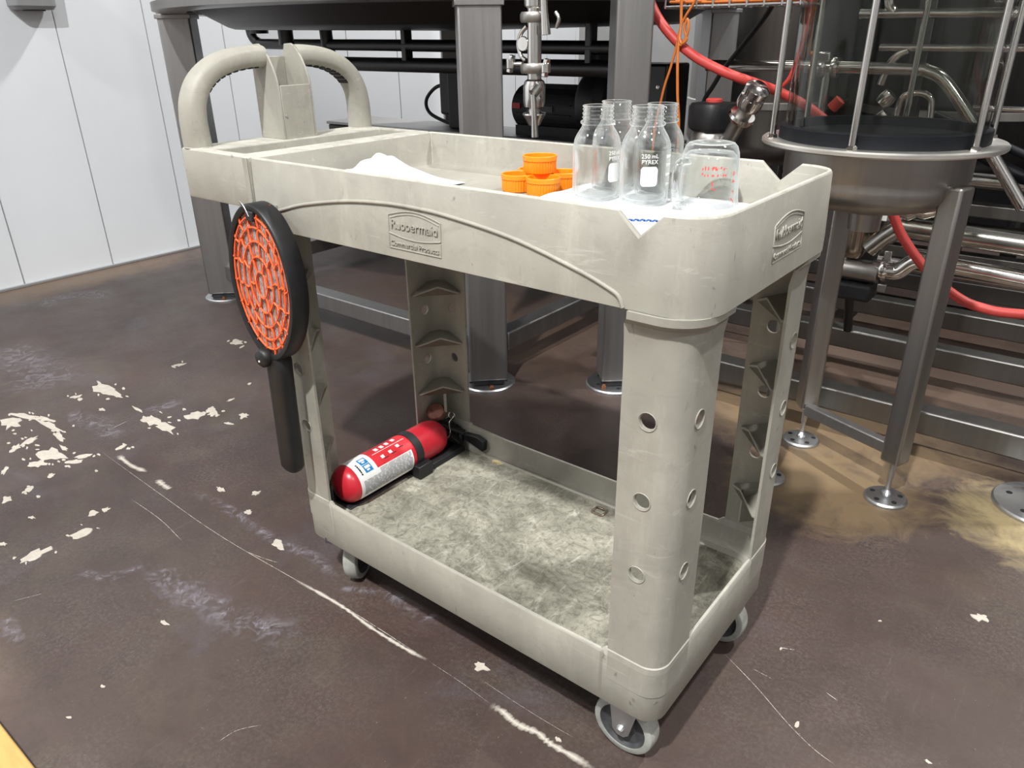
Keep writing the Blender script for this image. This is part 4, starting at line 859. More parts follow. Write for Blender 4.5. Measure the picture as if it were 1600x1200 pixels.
# silver wire mesh and a second orange layer behind
wm = MB(); wo = MB()
for i in range(-19, 20):
    x = i*.0042; h = .124*math.sqrt(max(0, 1-(x/.0815)**2))
    if h > .01:
        (wm if i % 3 else wo).bar(TILT @ Vector((x, -.009, -h)), TILT @ Vector((x, -.009, h)), .0016)
for i in range(-28, 29):
    z = i*.0042; h = .079*math.sqrt(max(0, 1-(z/.126)**2))
    if h > .01: wm.bar(TILT @ Vector((-h, -.0075, z)), TILT @ Vector((h, -.0075, z)), .0013)
o = wm.build('wire_mesh', 'mesh_wire', fs); o['kind'] = 'stuff'
for m_ in (.0,):
    wo.build('inner_grid', 'racket_orange', fs)['kind'] = 'stuff'
back = MB()
for i in range(-12, 13):
    z = i*.0098; h = .074*math.sqrt(max(0, 1-(z/.121)**2))
    if h > .01: back.bar(TILT @ Vector((-h, .009, z)), TILT @ Vector((h, .009, z+.01)), .0022)
back.build('back_netting', 'racket_orange', fs)['kind'] = 'stuff'
# handle
hb = [(0, -.118), (0, -.132), (.0, -.16), (0, -.23), (0, -.32), (0, -.345), (0, -.353)]
hr = [(.014, .015), (.0235, .0175), (.0225, .0175), (.0222, .0175), (.0222, .0175), (.0215, .017), (.017, .013)]
rings = []
for (x, z), (ra, rb) in zip(hb, hr):
    rings.append([TILT @ Vector((x+ra*math.copysign(abs(math.cos(q))**.7, math.cos(q)), rb*math.copysign(abs(math.sin(q))**.7, math.sin(q)), z)) for q in [2*PI*j/24 for j in range(24)]])
MB().loft(rings).build('grip', 'black_plastic', fs, smooth=45)
MB().lathe([(0, 0), (.014, 0), (.0165, .006), (.0165, .017), (.012, .021), (0, .022)], n=24, m=TILT @ Matrix.Translation((-.012, -.008, -.128)) @ Matrix.Rotation(PI/2, 4, 'X')).build('hub_button', 'black_plastic', fs, smooth=50)
MB().lathe([(0, 0), (.002, 0), (.0015, .001), (0, .0012)], n=8, m=TILT @ Matrix.Translation((-.012, -.0298, -.132)) @ Matrix.Rotation(PI/2, 4, 'X')).build('indicator', 'white_print', fs)
MB().tube(arcpts([TILT @ Vector(p) for p in [(-.030, -.010, .124), (-.026, -.014, .131), (-.012, -.0175, .126), (-.002, -.0175, .112)]], 5), .0012, 6).build('hanging_wire', 'zinc', fs, smooth=60)
MB().box(-.006, .006, .010, .0315, .112, .122, TILT).build('hook', 'zinc', fs, bevel=.001)
MB().box(-.012, .006, -.018, .0, .104, .120, TILT).build('catch', 'black_matte', fs, bevel=.002)

# ================================================================== FIRE EXTINGUISHER on the lower shelf
SZ = .1712
fe = thing('fire_extinguisher', (-.735, .22, SZ), 'red fire extinguisher strapped in a black bracket, lying on the lower shelf', 'fire extinguisher')
ER = .0395; EX, EZ = -.7395, SZ+ER+.0050
AX = Matrix.Translation((EX, .052, EZ)) @ Matrix.Rotation(math.radians(0.0), 4, 'Z') @ Matrix.Rotation(-PI/2, 4, 'X')   # local z -> +y ; local x -> x ; local y -> -z
EL = .285
MB().lathe([(0, .0), (.018, .002), (.028, .007), (.0345, .0135), (.0382, .021), (ER, .029), (ER, EL-.030), (.038, EL-.018), (.034, EL-.008), (.027, EL), (.017, EL+.005), (.014, EL+.012)], n=48, m=AX).build('cylinder', 'extinguisher_red', fe, smooth=50)
def epatch(r, th, w_, z0, z1, mat, name, par, t_=.0004, n=12):
    # th in degrees, 0 = +x, 90 = up
    q = patch(r, -math.radians(th), w_, z0, z1, t_, n); q.v = [AX @ Vector(v) for v in q.v]
    return q.build(name, mat, par)
lb = epatch(ER+.0002, 44, .118, .028, .170, 'label_white', 'label', fe, .0003, 24)
epatch(ER+.0006, 76, .056, .078, .176, 'label_red', 'red_panel', lb, .0003, 16)
epatch(ER+.0006, 116, .042, .078, .176, 'label_red', 'red_panel', lb, .0003, 12)
for th in (50, 76):
    bq = epatch(ER+.0006, th, .017, .049, .068, 'label_blue', 'pictogram', lb, .0003, 5)
    epatch(ER+.001, th+4, .006, .052, .065, 'label_white', 'pictogram_mark', bq, .0002, 3)
    epatch(ER+.001, th-5, .0035, .054, .061, 'label_white', 'pictogram_mark', bq, .0002, 3)
random.seed(4)
tx = MB()
for r_ in range(22):
    th = -24 + r_*3.1
    z = .036 if th < 22 else .082
    while z < .164:
        l = random.uniform(.006, .022)
        q = patch(ER+.0006, -math.radians(th), .0013, z, min(z+l, .166), .0002, 1); tx.add([AX @ Vector(v) for v in q.v], q.f); z += l+.0022
    if th > 30: break
tx.build('small_print', 'label_text', lb)['kind'] = 'stuff'
for k, (th, z) in enumerate(((58, .098), (60, .120), (66, .143), (92, .10), (92, .115), (94, .130), (96, .148))):
    epatch(ER+.001, th, .007 if k < 3 else .010, z, z+.008, 'label_white' if k < 3 else 'white_print', 'pictogram_mark', lb, .0002, 3)
    if k < 3: epatch(ER+.001, th-8, .0016, z+.004, z+.016, 'black_matte', 'pictogram_mark', lb, .0002, 2)
epatch(ER+.001, 78, .0012, .086, .172, 'label_white', 'dividing_line', lb, .0002, 2)
for k in range(6): epatch(ER+.0006, 64-k*1.0, .0022, .0385, .0405, 'black_matte', 'lettering', lb, .0002, 1) if k == 0 else None
for k, wv in enumerate((.004, .003, .005, .003, .004, .003)): epatch(ER+.0006, 40+k*6.5, wv, .038, .0415, 'black_matte', 'lettering', lb, .0002, 2)
# strap and bracket
epatch(ER+.0004, 60, .205, .180, .199, 'black_matte', 'strap', fe, .0016, 40)
bk = MB()
bk.box(EX-.024, EX+.022, .060, .380, SZ, SZ+.004); bk.box(EX+.022, EX+.046, .225, .372, SZ, SZ+.014)
bk.box(EX-.030, EX-.024, .060, .36, SZ, SZ+.030)
bracket = bk.build('bracket', 'black_matte', fe, bevel=.002)
MB().box(EX-.046, EX+.004, .033, .039, SZ, SZ+.062).build('bracket_end', 'black_matte', bracket, bevel=.002)
MB().box(EX+.030, EX+.054, .222, .262, SZ, SZ+.030).build('strap_buckle', 'black_plastic', bracket, bevel=.003)
# valve, levers, pin and gauge
VY = .052+EL
vl = MB().lathe([(.017, 0), (.017, .018), (.013, .024), (.013, .046), (.009, .050), (0, .050)], n=20, m=Matrix.Translation((EX-.014, VY+.006, EZ)) @ Matrix.Rotation(-PI/2, 4, 'X')).build('valve', 'dark_hub', fe, smooth=40)
MB().bar((EX-.012, VY+.020, EZ+.014), (EX+.030, VY+.052, EZ-.010), .016, .007).build('lever', 'black_plastic', fe, bevel=.001)
MB().bar((EX-.006, VY+.022, EZ+.002), (EX+.034, VY+.034, EZ-.028), .016, .007).build('lever', 'black_plastic', fe, bevel=.001)
MB().tube(arcpts([(EX+.014, VY-.002, EZ-.020), (EX+.020, VY+.016, EZ-.002), (EX+.006, VY+.030, EZ+.016), (EX+.012, VY+.040, EZ+.032), (EX-.002, VY+.044, EZ+.036), (EX-.006, VY+.034, EZ+.022), (EX-.016, VY+.010, EZ+.030)], 6), .0013, 6).build('safety_wire', 'chrome', fe, smooth=60)
MB().tube([(EX+.004+.010*math.cos(q), VY+.040, EZ+.030+.010*math.sin(q)) for q in [2*PI*i/20 for i in range(21)]], .0012, 6).build('pull_ring', 'chrome', fe, smooth=60)
MB().lathe([(0, 0), (.019, 0), (.0205, .003), (.0205, .010), (.018, .013), (0, .012)], n=28, m=Matrix.Translation((EX-.026, VY+.024, EZ+.032)) @ Euler((.55, .35, 0)).to_matrix().to_4x4()).build('pressure_gauge', 'brown_knob', fe, smooth=40)
MB().tube(arcpts([(EX-.004, VY+.046, EZ), (EX+.016, VY+.052, EZ-.010), (EX+.028, VY+.040, EZ-.030), (EX+.034, VY+.030, SZ+.014)], 5), .007, 10).build('nozzle', 'black_plastic', fe, smooth=50)
# small things on the shelf
sq = MB()
for a, b in (((-.012, -.010), (.012, -.010)), ((.012, -.010), (.012, .010)), ((.012, .010), (-.012, .010)), ((-.012, .010), (-.012, -.010))):
    sq.bar((a[0]-.326, a[1]+.352, SZ+.002), (b[0]-.326, b[1]+.352, SZ+.002), .0035)
o = sq.build('metal_frame', 'bronze_steel', None, bevel=.0006); tag(o, 'small square metal ring lying on the lower shelf', 'metal ring')
MB_ = MB(); MB_.loft([[(-.605+.014*math.cos(q)*(1+.3*math.sin(3*q)), .375+.009*math.sin(q)*(1+.3*math.cos(2*q)), SZ) for q in [2*PI*i/12 for i in range(12)]], [(-.605+.009*math.cos(q), .375+.005*math.sin(q), SZ+.003) for q in [2*PI*i/12 for i in range(12)]]])
tag(MB_.build('debris_flake', 'crumb'), 'pale yellow flake of debris on the lower shelf', 'debris')
# black wedge on the shelf's back wall
o = MB().prism([(-.706, .192), (-.650, .178), (-.648, .203), (-.668, .210), (-.706, .206)], .382, .396).build('plastic_clip', 'black_plastic', None, bevel=.002); tag(o, 'black plastic clip on the back edge of the lower shelf', 'clip')
# ================================================================== EQUIPMENT BEHIND
def round_foot(cx, cy, r, z, parent, holes=True, name='foot_plate', hole_r=.007):
    o = MB().lathe([(0, z), (r, z), (r, z+.006), (r-.004, z+.010), (.25*r, z+.013), (0, z+.013)], (cx, cy, 0), 36).build(name, 'zinc', parent, smooth=30)
    if holes:
        for k in range(5):
            a = 2*PI*k/5+.5
            MB().lathe([(0, z+.0105), (hole_r, z+.0108), (hole_r, z+.0118), (0, z+.012)], (cx+r*.66*math.cos(a), cy+r*.66*math.sin(a), 0), 12).build('bolt_hole_shade', 'black_matte', o)  # black disc paints the shade inside a bolt hole
    return o
def rpost(cx, cy, wd, z0, z1, ang, mat, name, parent):
    D = Matrix.Translation((cx, cy, 0)) @ Matrix.Rotation(ang, 4, 'Z')
    return MB().box(-wd/2, wd/2, -wd/2, wd/2, z0, z1, D).build(name, mat, parent, bevel=.006, seg=3)
# --- large round tank on four legs
TC = (-1.87, 1.72)
tank = thing('process_tank', (TC[0], TC[1], 0), 'large round steel tank on four square legs behind the cart', 'tank')
MB().lathe([(.99, 1.10), (1.085, 1.10), (1.10, 1.103), (1.10, 1.128), (1.085, 1.13), (1.08, 1.13), (1.08, 2.6)], (*TC, 0), 96).build('tank_wall', 'tank_steel', tank, smooth=40)
MB().lathe([(1.0, 1.118), (.95, 1.10), (.86, 1.052), (.84, 1.046), (.06, 1.034), (0, 1.034)], (*TC, 0), 96).build('bottom_dish', 'dark_steel', tank, smooth=30)
for sx, sy in ((1, -1), (-1, -1), (-1, 1), (1, 1)):
    cx, cy = TC[0]+.74*sx, TC[1]+.755*sy
    l = rpost(cx, cy, .116, .030, 1.112, PI/4, 'post_steel', 'leg', tank)
    MB().box(-.048, .048, -.048, .048, .013, .030, Matrix.Translation((cx, cy, 0)) @ Matrix.Rotation(PI/4, 4, 'Z')).build('foot_gap_shade', 'black_matte', l)  # black block stands in for the shaded gap under the leg
    f = round_foot(cx, cy, .088, 0, l)
    MB().lathe([(0, .010), (.008, .010), (.008, .018), (.005, .022), (0, .022)], (cx+.058, cy-.050, 0), 6).build('anchor_bolt', 'rust', f)
    MB().box(-.064, .064, -.064, .064, 1.085, 1.10, Matrix.Translation((cx, cy, 0)) @ Matrix.Rotation(PI/4, 4, 'Z')).build('head_plate', 'post_steel', l, bevel=.002)
x0, x1, y0, y1 = TC[0]-.74, TC[0]+.74, TC[1]-.755, TC[1]+.755
for a, b in (((x0, y0), (x1, y0)), ((x1, y0), (x1, y1)), ((x1, y1), (x0, y1)), ((x0, y1), (x0, y0))):
    d = Vector((b[0]-a[0], b[1]-a[1], 0)).normalized()*.07
    MB().bar((a[0]+d.x, a[1]+d.y, .125), (b[0]-d.x, b[1]-d.y, .125), .062).build('brace', 'post_steel', tank, bevel=.005)
MB().tube(arcpts([(-2.95, 1.50, 1.08), (-2.94, 1.50, 1.03), (-2.90, 1.50, 1.0), (-2.80, 1.50, .992), (-2.0, 1.50, .985), (-1.02, 1.50, .975)], 6), .021, 14).build('drain_pipe', 'dark_steel', tank, smooth=60)
MB().tube(arcpts([(-2.42, 1.50, 1.06), (-2.41, 1.50, .96), (-2.36, 1.50, .925), (-2.25, 1.50, .917), (-1.02, 1.50, .915)], 6), .026, 14).build('drain_pipe', 'dark_steel', tank, smooth=60)
MB().tube([(-2.50, 1.36, 1.06), (-2.50, 1.36, .99)], .03, 14).build('outlet_stub', 'dark_steel', tank, smooth=60)
for x in (-1.95, -1.12): MB().box(x-.012, x+.012, 1.48, 1.52, .90, 1.05).build('pipe_hanger', 'dark_steel', tank, bevel=.004)
MB().lathe([(.024, .0), (.040, 0), (.040, .02), (.024, .02)], n=20, m=Matrix.Translation((-2.88, 1.50, 1.035))).build('clamp', 'dark_steel', tank)

# --- drain valve hanging from the tank edge
DV = (-.940, .96)
dv = thing('drain_valve', (*DV, .82), 'shiny steel sanitary drain valve with clamps and lever, hanging below the tank', 'valve')
MB().lathe([(.016, .800), (.022, .812), (.031, .826), (.030, .830), (.016, .833), (.016, .840), (.027, .846), (.029, .86), (.029, .895), (.025, .908), (.018, .912), (.018, 1.30)], (*DV, 0), 28).build('valve_body', 'chrome', dv, smooth=40)
for z in (.938, 1.055):
    MB().lathe([(.018, z-.012), (.033, z-.012), (.036, z-.006), (.036, z+.006), (.033, z+.012), (.018, z+.012)], (*DV, 0), 28).build('clamp_ring', 'brushed', dv, smooth=40)
MB().lathe([(.018, 1.075), (.026, 1.08), (.026, 1.30)], (*DV, 0), 24).build('upper_sleeve', 'chrome', dv, smooth=40)
MB().tube(arcpts([(DV[0], DV[1], 1.28), (DV[0], DV[1], 1.50), (DV[0]-.03, DV[1]+.025, 1.56), (DV[0]-.085, DV[1]+.07, 1.575)], 6), .022, 16).build('supply_pipe', 'chrome', dv, smooth=60)
MB().tube([(DV[0]+.026, DV[1]-.02, .895), (DV[0]+.022, DV[1]-.035, .88)], .013, 14).build('stem', 'chrome', dv, smooth=50)
MB().tube([(DV[0]+.022, DV[1]-.035, .878), (DV[0]+.026, DV[1]-.035, .82), (DV[0]+.028, DV[1]-.035, .775)], [.007, .008, .0095], 12).build('lever', 'chrome', dv, smooth=50)
MB().tube([(DV[0]+.040, DV[1]-.02, 1.18), (DV[0]+.044, DV[1]-.02, 1.08), (DV[0]+.050, DV[1]-.02, 1.015)], [.008, .009, .012], 12).build('lever', 'chrome', dv, smooth=50)
MB().tube(arcpts([(DV[0]+.064, DV[1], 1.065), (DV[0]+.074, DV[1], 1.05), (DV[0]+.066, DV[1], 1.03)], 5), .005, 8).build('clamp_handle', 'chrome', dv, smooth=50)
for s_, z, dx in ((-1, .948, -.066), (1, .940, .046)):
    MB().tube([(DV[0]+s_*.03, DV[1]-.01, z), (DV[0]+dx, DV[1]-.012, z)], .006, 10).build('clamp_screw', 'chrome', dv, smooth=50)
    wn = MB()
    for d in (-1, 1): wn.bar((DV[0]+dx, DV[1]-.014, z), (DV[0]+dx+.004*d, DV[1]-.014, z+.021*d), .012, .016)
    wn.lathe([(0, -.012), (.012, -.012), (.012, .012), (0, .012)], (DV[0]+dx, DV[1]-.014, z), 14); wn.build('wing_nut', 'chrome', dv, bevel=.002)
rg = arcpts([(DV[0]-.016, DV[1]-.01, 1.035), (DV[0]-.034, DV[1]-.01, 1.02), (DV[0]-.044, DV[1]-.01, .995), (DV[0]-.036, DV[1]-.01, .968), (DV[0]-.02, DV[1]-.01, .957)], 5)
MB().tube(rg, .0055, 10).build('swing_bolt', 'chrome', dv, smooth=50)
MB().lathe([(0, -.004), (.016, -.004), (.018, 0), (.016, .004), (0, .004)], n=18, m=Matrix.Translation((DV[0]-.026, DV[1]-.012, .995)) @ Matrix.Rotation(PI/2, 4, 'X')).build('sight_plug', 'chrome', dv, smooth=40)

# --- pump and boxes on a dark base under the tank
eb_ = thing('equipment_base', (-2.1, 2.23, 0), 'dark grey low machine base under the tank, by the wall', 'machine base')
MB().box(-3.2, -1.19, 2.08, 2.38, .20, .585).build('base_body', 'dark_steel', eb_, bevel=.01)
MB().box(-3.2, -1.19, 2.07, 2.385, .585, .60).build('base_top', 'post_steel', eb_, bevel=.004)
for x in (-3.1, -2.3, -1.30):
    for y in (2.13, 2.33): MB().lathe([(0, 0), (.05, 0), (.05, .01), (.02, .02), (.02, .20), (0, .20)], (x, y, 0), 16).build('foot', 'dark_steel', eb_)
pm = thing('pump', (-1.75, 2.3, .60), 'black electric pump with red nameplate on the machine base', 'pump')
mrot = Matrix.Translation((-1.96, 2.235, .715)) @ Matrix.Rotation(PI/2, 4, 'Y')
MB().lathe([(0, 0), (.085, .0), (.095, .012), (.095, .36), (.085, .375), (0, .375)], n=36, m=mrot).build('motor', 'black_matte', pm, smooth=30)
for k in range(14):
    a = 2*PI*k/14; MB().box(.093, .101, -.003, .003, .03, .33, mrot @ Matrix.Rotation(a, 4, 'Z')).build('cooling_fin', 'black_matte', pm)
MB().lathe([(0, 0), (.13, 0), (.14, .02), (.14, .09), (.11, .12), (0, .12)], n=32, m=Matrix.Translation((-1.585, 2.235, .745)) @ Matrix.Rotation(PI/2, 4, 'Y')).build('pump_head', 'black_plastic', pm, smooth=40)
MB().box(-1.95, -1.6, 2.165, 2.305, .600, .64).build('pedestal', 'black_matte', pm)
MB().box(-1.62, -1.48, 2.175, 2.295, .600, .64).build('pedestal', 'black_matte', pm)
MB().lathe([(.03, .84), (.035, .86), (.035, .93), (.025, .95), (0, .95)], (-1.53, 2.235, 0), 18).build('discharge_port', 'black_plastic', pm, smooth=40)
MB().box(-1.945, -1.90, 2.133, 2.139, .715, .738).build('nameplate', 'red_text', pm)
MB().box(-1.86, -1.72, 2.133, 2.139, .705, .73).build('nameplate', 'dark_hub', pm)
jb = thing('junction_box', (-2.3, 2.28, .60), 'black junction box with looped black cable, on the machine base', 'electrical box')
MB().box(-2.36, -2.14, 2.15, 2.31, .60, .90).build('box_body', 'black_matte', jb, bevel=.012)
MB().box(-2.44, -2.35, 2.18, 2.28, .66, .86).build('box_side', 'black_plastic', jb, bevel=.012)
MB().tube(arcpts([(-2.44, 2.26, .80), (-2.52, 2.24, .78), (-2.57, 2.22, .72), (-2.55, 2.22, .66), (-2.46, 2.24, .62), (-2.38, 2.24, .612)], 6), .009, 10).build('cable', 'black_plastic', jb, smooth=60)
cbx = thing('filter_box', (-1.33, 2.28, .60), 'dark upright metal box beside the pump, behind the bottles', 'metal box')
MB().box(-1.42, -1.20, 2.18, 2.38, .60, .905).build('box_body', 'dark_steel', cbx, bevel=.01)
MB().lathe([(0, 0), (.025, 0), (.03, .01), (.02, .03), (0, .035)], (-1.385, 2.24, .905), 18).build('box_cap', 'chrome', cbx, smooth=40)
for z in (.66, .74, .82): MB().lathe([(0, -.002), (.008, -.002), (.008, .004), (0, .005)], n=10, m=Matrix.Translation((-1.235, 2.18, z)) @ Matrix.Rotation(PI/2, 4, 'X')).build('box_screw', 'chrome', cbx)

# --- pipe skid on the right: beams, posts, feet and pipework
sk = thing('pipe_skid', (-.1, 1.75, 0), 'grey steel skid of square beams carrying pipework at the right', 'pipe skid')
for y, xa, xb in ((1.335, -.86, 1.6), (1.825, -.95, 1.6), (2.215, -.95, 1.6), (2.62, -.95, 1.6)):
    MB().box(xa, xb, y-.032, y+.032, .055, .120).build('beam', 'skid_steel', sk, bevel=.005)
for x in (-.90, 1.55):
    MB().box(x-.032, x+.032, 1.367, 2.588, .055, .118).build('cross_beam', 'skid_steel', sk, bevel=.005)
pB = rpost(-.800, 1.195, .098, .030, 1.9, math.radians(42), 'post_steel', 'post', sk)
MB().box(-.040, .040, -.040, .040, .013, .030, Matrix.Translation((-.80, 1.195, 0)) @ Matrix.Rotation(math.radians(42), 4, 'Z')).build('foot_gap_shade', 'black_matte', pB)  # shaded gap below the post, drawn as a black block
f = round_foot(-.800, 1.195, .088, 0, pB)
MB().lathe([(0, .010), (.008, .010), (.008, .018), (.005, .024), (0, .024)], (-.800+.005, 1.195-.066, 0), 6).build('anchor_bolt', 'rust', f)
MB().box(-.86, -.77, 1.24, 1.32, .06, .115).build('post_link', 'post_steel', sk)
pR = rpost(.372, 1.225, .098, .030, 1.9, 0, 'post_steel', 'post', sk)
f = round_foot(.352, 1.205, .100, 0, pR)
MB().box(.33, .41, 1.185, 1.265, .012, .030).build('foot_gap_shade', 'black_matte', pR)  # black filler painted for the dark gap above the foot
MB().lathe([(0, .010), (.010, .010), (.010, .020), (0, .022)], (.345, 1.128, 0), 6).build('anchor_bolt', 'rust', f)
def pipe(pts, r, mat='pipe_steel', n=5, name='pipe'):
    return MB().tube(arcpts(pts, n) if len(pts) > 2 else pts, r, 16).build(name, mat, sk, smooth=60)
pipe([(-.95, 2.0, .909), (-.55, 2.0, .909), (-.28, 2.0, .906), (-.235, 2.0, .902), (-.18, 2.0, .873), (-.085, 2.0, .765), (.03, 2.0, .62), (.10, 2.0, .53)], .019, 'chrome', 8)
pipe([(-.38, 2.0, 1.14), (-.378, 2.0, 1.09), (-.355, 2.0, 1.063), (-.31, 2.0, 1.060), (1.5, 2.0, 1.03)], .014, 'chrome', 6)
pipe([(-.36, 2.0, .86), (-.34, 2.0, .93), (-.29, 2.0, .963), (-.24, 2.0, .966), (1.5, 2.0, .955)], .011, 'chrome', 6)
pipe([(-.10, 2.05, .80), (1.5, 2.05, .79)], .008, 'chrome')
for x in (-.545, -.505):
    MB().lathe([(.019, -.010), (.031, -.010), (.033, 0), (.031, .010), (.019, .010)], n=20, m=Matrix.Translation((x, 2.0, .908)) @ Matrix.Rotation(PI/2, 4, 'Y')).build('pipe_clamp', 'chrome', sk, smooth=40)
MB().box(-.56, -.52, 1.97, 2.0, .925, .955).build('clamp_nut', 'chrome', sk, bevel=.005)
pipe([(-.30, 2.02, .62), (-.30, 2.02, .80), (-.27, 2.02, .835), (-.22, 2.02, .83), (-.205, 2.02, .78), (-.20, 2.02, .60)], .010, 'chrome')
pipe([(-.53, 2.0, .90), (-.53, 2.0, .50)], .014, 'pipe_steel')
for z0 in (.70, .76, .82):
    MB().lathe([(0, -.02), (.022, -.02), (.026, 0), (.022, .02), (0, .02)], n=16, m=Matrix.Translation((-.335, 2.0, z0)) @ Matrix.Rotation(.7, 4, 'Y')).build('pipe_clamp', 'chrome', sk, smooth=40)
MB().lathe([(0, -.02), (.018, -.018), (.018, .018), (0, .02)], n=16, m=Matrix.Translation((-.48, 1.98, .80)) @ Matrix.Rotation(.7, 4, 'Y')).build('red_knob', 'hose_red', sk, smooth=40)
# pipes and rails low on the right
for z, r, mat in ((.527, .026, 'chrome'), (.352, .030, 'pipe_steel'), (.200, .032, 'chrome')):
    pipe([(-.35, 2.40, z+.012), (1.5, 2.40, z-.012-.06*0)], r, mat)
for z in (.437, .258): MB().box(-.35, 1.5, 2.37, 2.43, z-.022, z+.022).build('rail', 'skid_steel', sk, bevel=.004)
pipe([(-.25, 2.35, .69), (.75, 2.35, .28)], .020, 'rubber_black'); pipe([(-.25, 2.33, .75), (.75, 2.33, .37)], .014, 'rubber_black')
for x in (-.36, 1.45): MB().box(x-.03, x+.03, 2.43, 2.49, .12, 1.3).build('upright', 'dark_steel', sk, bevel=.004)
for x in (-.36, 1.45):
    MB().box(x-.03, x+.03, 2.19, 2.43, .12, .16).build('upright_foot', 'dark_steel', sk)
# pump cluster under the glass vessel
hsg = MB().lathe([(0, .385), (.020, .388), (.029, .402), (.031, .43), (.031, .492), (.044, .494), (.044, .506), (.031, .508), (.031, .56)], (-.275, 1.70, 0), 28).build('filter_housing', 'bronze_steel', sk, smooth=40)
MB().lathe([(0, -.07), (.030, -.068), (.034, -.05), (.034, .05), (.030, .068), (0, .07)], n=24, m=Matrix.Translation((-.262, 1.70, .350)) @ Matrix.Rotation(PI/2, 4, 'Y')).build('tee', 'brushed', sk, smooth=40)
MB().lathe([(.02, -.010), (.036, -.010), (.039, 0), (.036, .010), (.02, .010)], n=24, m=Matrix.Translation((-.180, 1.70, .366)) @ Matrix.Rotation(PI/2, 4, 'Y')).build('pipe_clamp', 'chrome', sk, smooth=40)
MB().box(-.186, -.166, 1.68, 1.69, .395, .425).build('clamp_nut', 'chrome', sk, bevel=.002); MB().box(-.188, -.162, 1.675, 1.69, .30, .325).build('clamp_nut', 'brushed', sk, bevel=.003)
pipe([(-.215, 1.70, .365), (-.165, 1.70, .362), (-.142, 1.70, .366), (-.112, 1.70, .398), (-.075, 1.70, .410), (-.02, 1.70, .406), (.9, 1.70, .36)], .024, 'chrome', 6)
pipe([(-.235, 1.70, .42), (-.185, 1.70, .475), (-.15, 1.70, .495), (-.08, 1.70, .493), (.9, 1.70, .47)], .030, 'pipe_steel', 6)
MB().lathe([(0, -.05), (.022, -.05), (.03, -.03), (.022, -.01), (.03, .01), (.022, .05), (0, .05)], n=20, m=Matrix.Translation((-.115, 1.68, .555)) @ Matrix.Rotation(PI/2.3, 4, 'Y')).build('pipe_clamp', 'chrome', sk, smooth=40)
MB().box(-.235, -.195, 1.66, 1.665, .515, .565).build('tag_plate', 'label_white', sk)
pipe([(-.275, 1.72, .31), (-.275, 1.80, .12)], .014, 'dark_steel'); MB().box(-.32, -.20, 1.66, 1.76, .262, .315).build('pump_block', 'black_matte', sk, bevel=.01)
pipe([(.88, 1.70, .47), (.88, 1.80, .12)], .024, 'dark_steel'); pipe([(.86, 1.70, .37), (.86, 1.80, .12)], .02, 'dark_steel')

# --- tall dark tanks at the back
for k, (x, y, r, lab) in enumerate(((-1.12, 3.05, .36, 'tall dark steel column at the back, just right of the square post'), (-.27, 3.1, .42, 'tall dark steel column at the back, behind the glass vessel'), (.66, 3.1, .42, 'tall dark steel column at the back, at the right edge'))):
    t = thing('steel_column', (x, y, 0), lab, 'tank', 'tall columns at the back')
    MB().lathe([(0, .42), (r*.5, .44), (r*.9, .50), (r, .56), (r, 2.9), (r*.9, 3.0), (0, 3.05)], (x, y, 0), 48).build('column_body', 'tank_steel' if k == 0 else 'dark_steel', t, smooth=40)
    for z in (.70, 1.5): MB().lathe([(r, z), (r+.008, z+.004), (r+.008, z+.03), (r, z+.034)], (x, y, 0), 48).build('band', 'brushed', t, smooth=40)
    for i in range(3):
        a = 2*PI*i/3-.6; MB().tube([(x+r*.85*math.cos(a), y+r*.85*math.sin(a), 0), (x+r*.85*math.cos(a), y+r*.85*math.sin(a), .56)], .03, 12).build('leg', 'dark_steel', t)
struct(MB().box(-1.75, 4.0, 3.7, 3.8, 0, 4.6).build('wall_backdrop', 'backdrop_dark'), 'added dark backdrop behind the columns')  # added panel, keeps the gaps between the columns dark

# --- glass vessel
VC = (-.121, 1.10)
gv = thing('glass_vessel', (*VC, 0), 'round glass vessel with steel bowl, tie rods and three legs', 'glass vessel')
MB().lathe([(.170, .794), (.238, .794), (.241, .797), (.241, .803), (.238, .806), (.170, .806)], (*VC, 0), 80).build('flange', 'flange_steel', gv, smooth=30)
MB().lathe([(.188, .800), (.188, .735), (.1865, .728), (.188, .721), (.186, .705), (.176, .690), (.155, .677), (.11, .664), (.06, .655), (.035, .648), (.033, .61), (.0, .61)], (*VC, 0), 64).build('bowl', 'brushed', gv, smooth=40)
MB().lathe([(0, .806), (.207, .806), (.207, .832), (.201, .834), (.186, .834), (.184, .815), (0, .812)], (*VC, 0), 64).build('gasket_ring', 'rubber_black', gv, smooth=30)
MB().lathe([(.196, .826), (.196, 1.75)], (*VC, 0), 72).build('glass_cylinder', 'vessel_glass', gv, smooth=60)
MB().lathe([(.188, .826), (.188, 1.75)], (*VC, 0), 72).build('glass_inner_wall', 'vessel_glass', gv, smooth=60)
MB().lathe([(0, 1.75), (.238, 1.75), (.241, 1.753), (.241, 1.77), (.238, 1.773), (0, 1.80)], (*VC, 0), 64).build('top_flange', 'flange_steel', gv, smooth=30)
cd = math.atan2(-.704-VC[1], .304-VC[0])
for k in range(6):
    a = cd + math.radians(-72 + 60*k)
    x, y = VC[0]+.2235*math.cos(a), VC[1]+.2235*math.sin(a)
    rd = MB().tube([(x, y, .80), (x, y, 1.76)], .0068, 12).build('tie_rod', 'chrome', gv, smooth=60)
    MB().lathe([(0, .806), (.0105, .806), (.0105, .813), (.0075, .815), (0, .815)], (x, y, 0), 6).build('nut', 'chrome', rd)
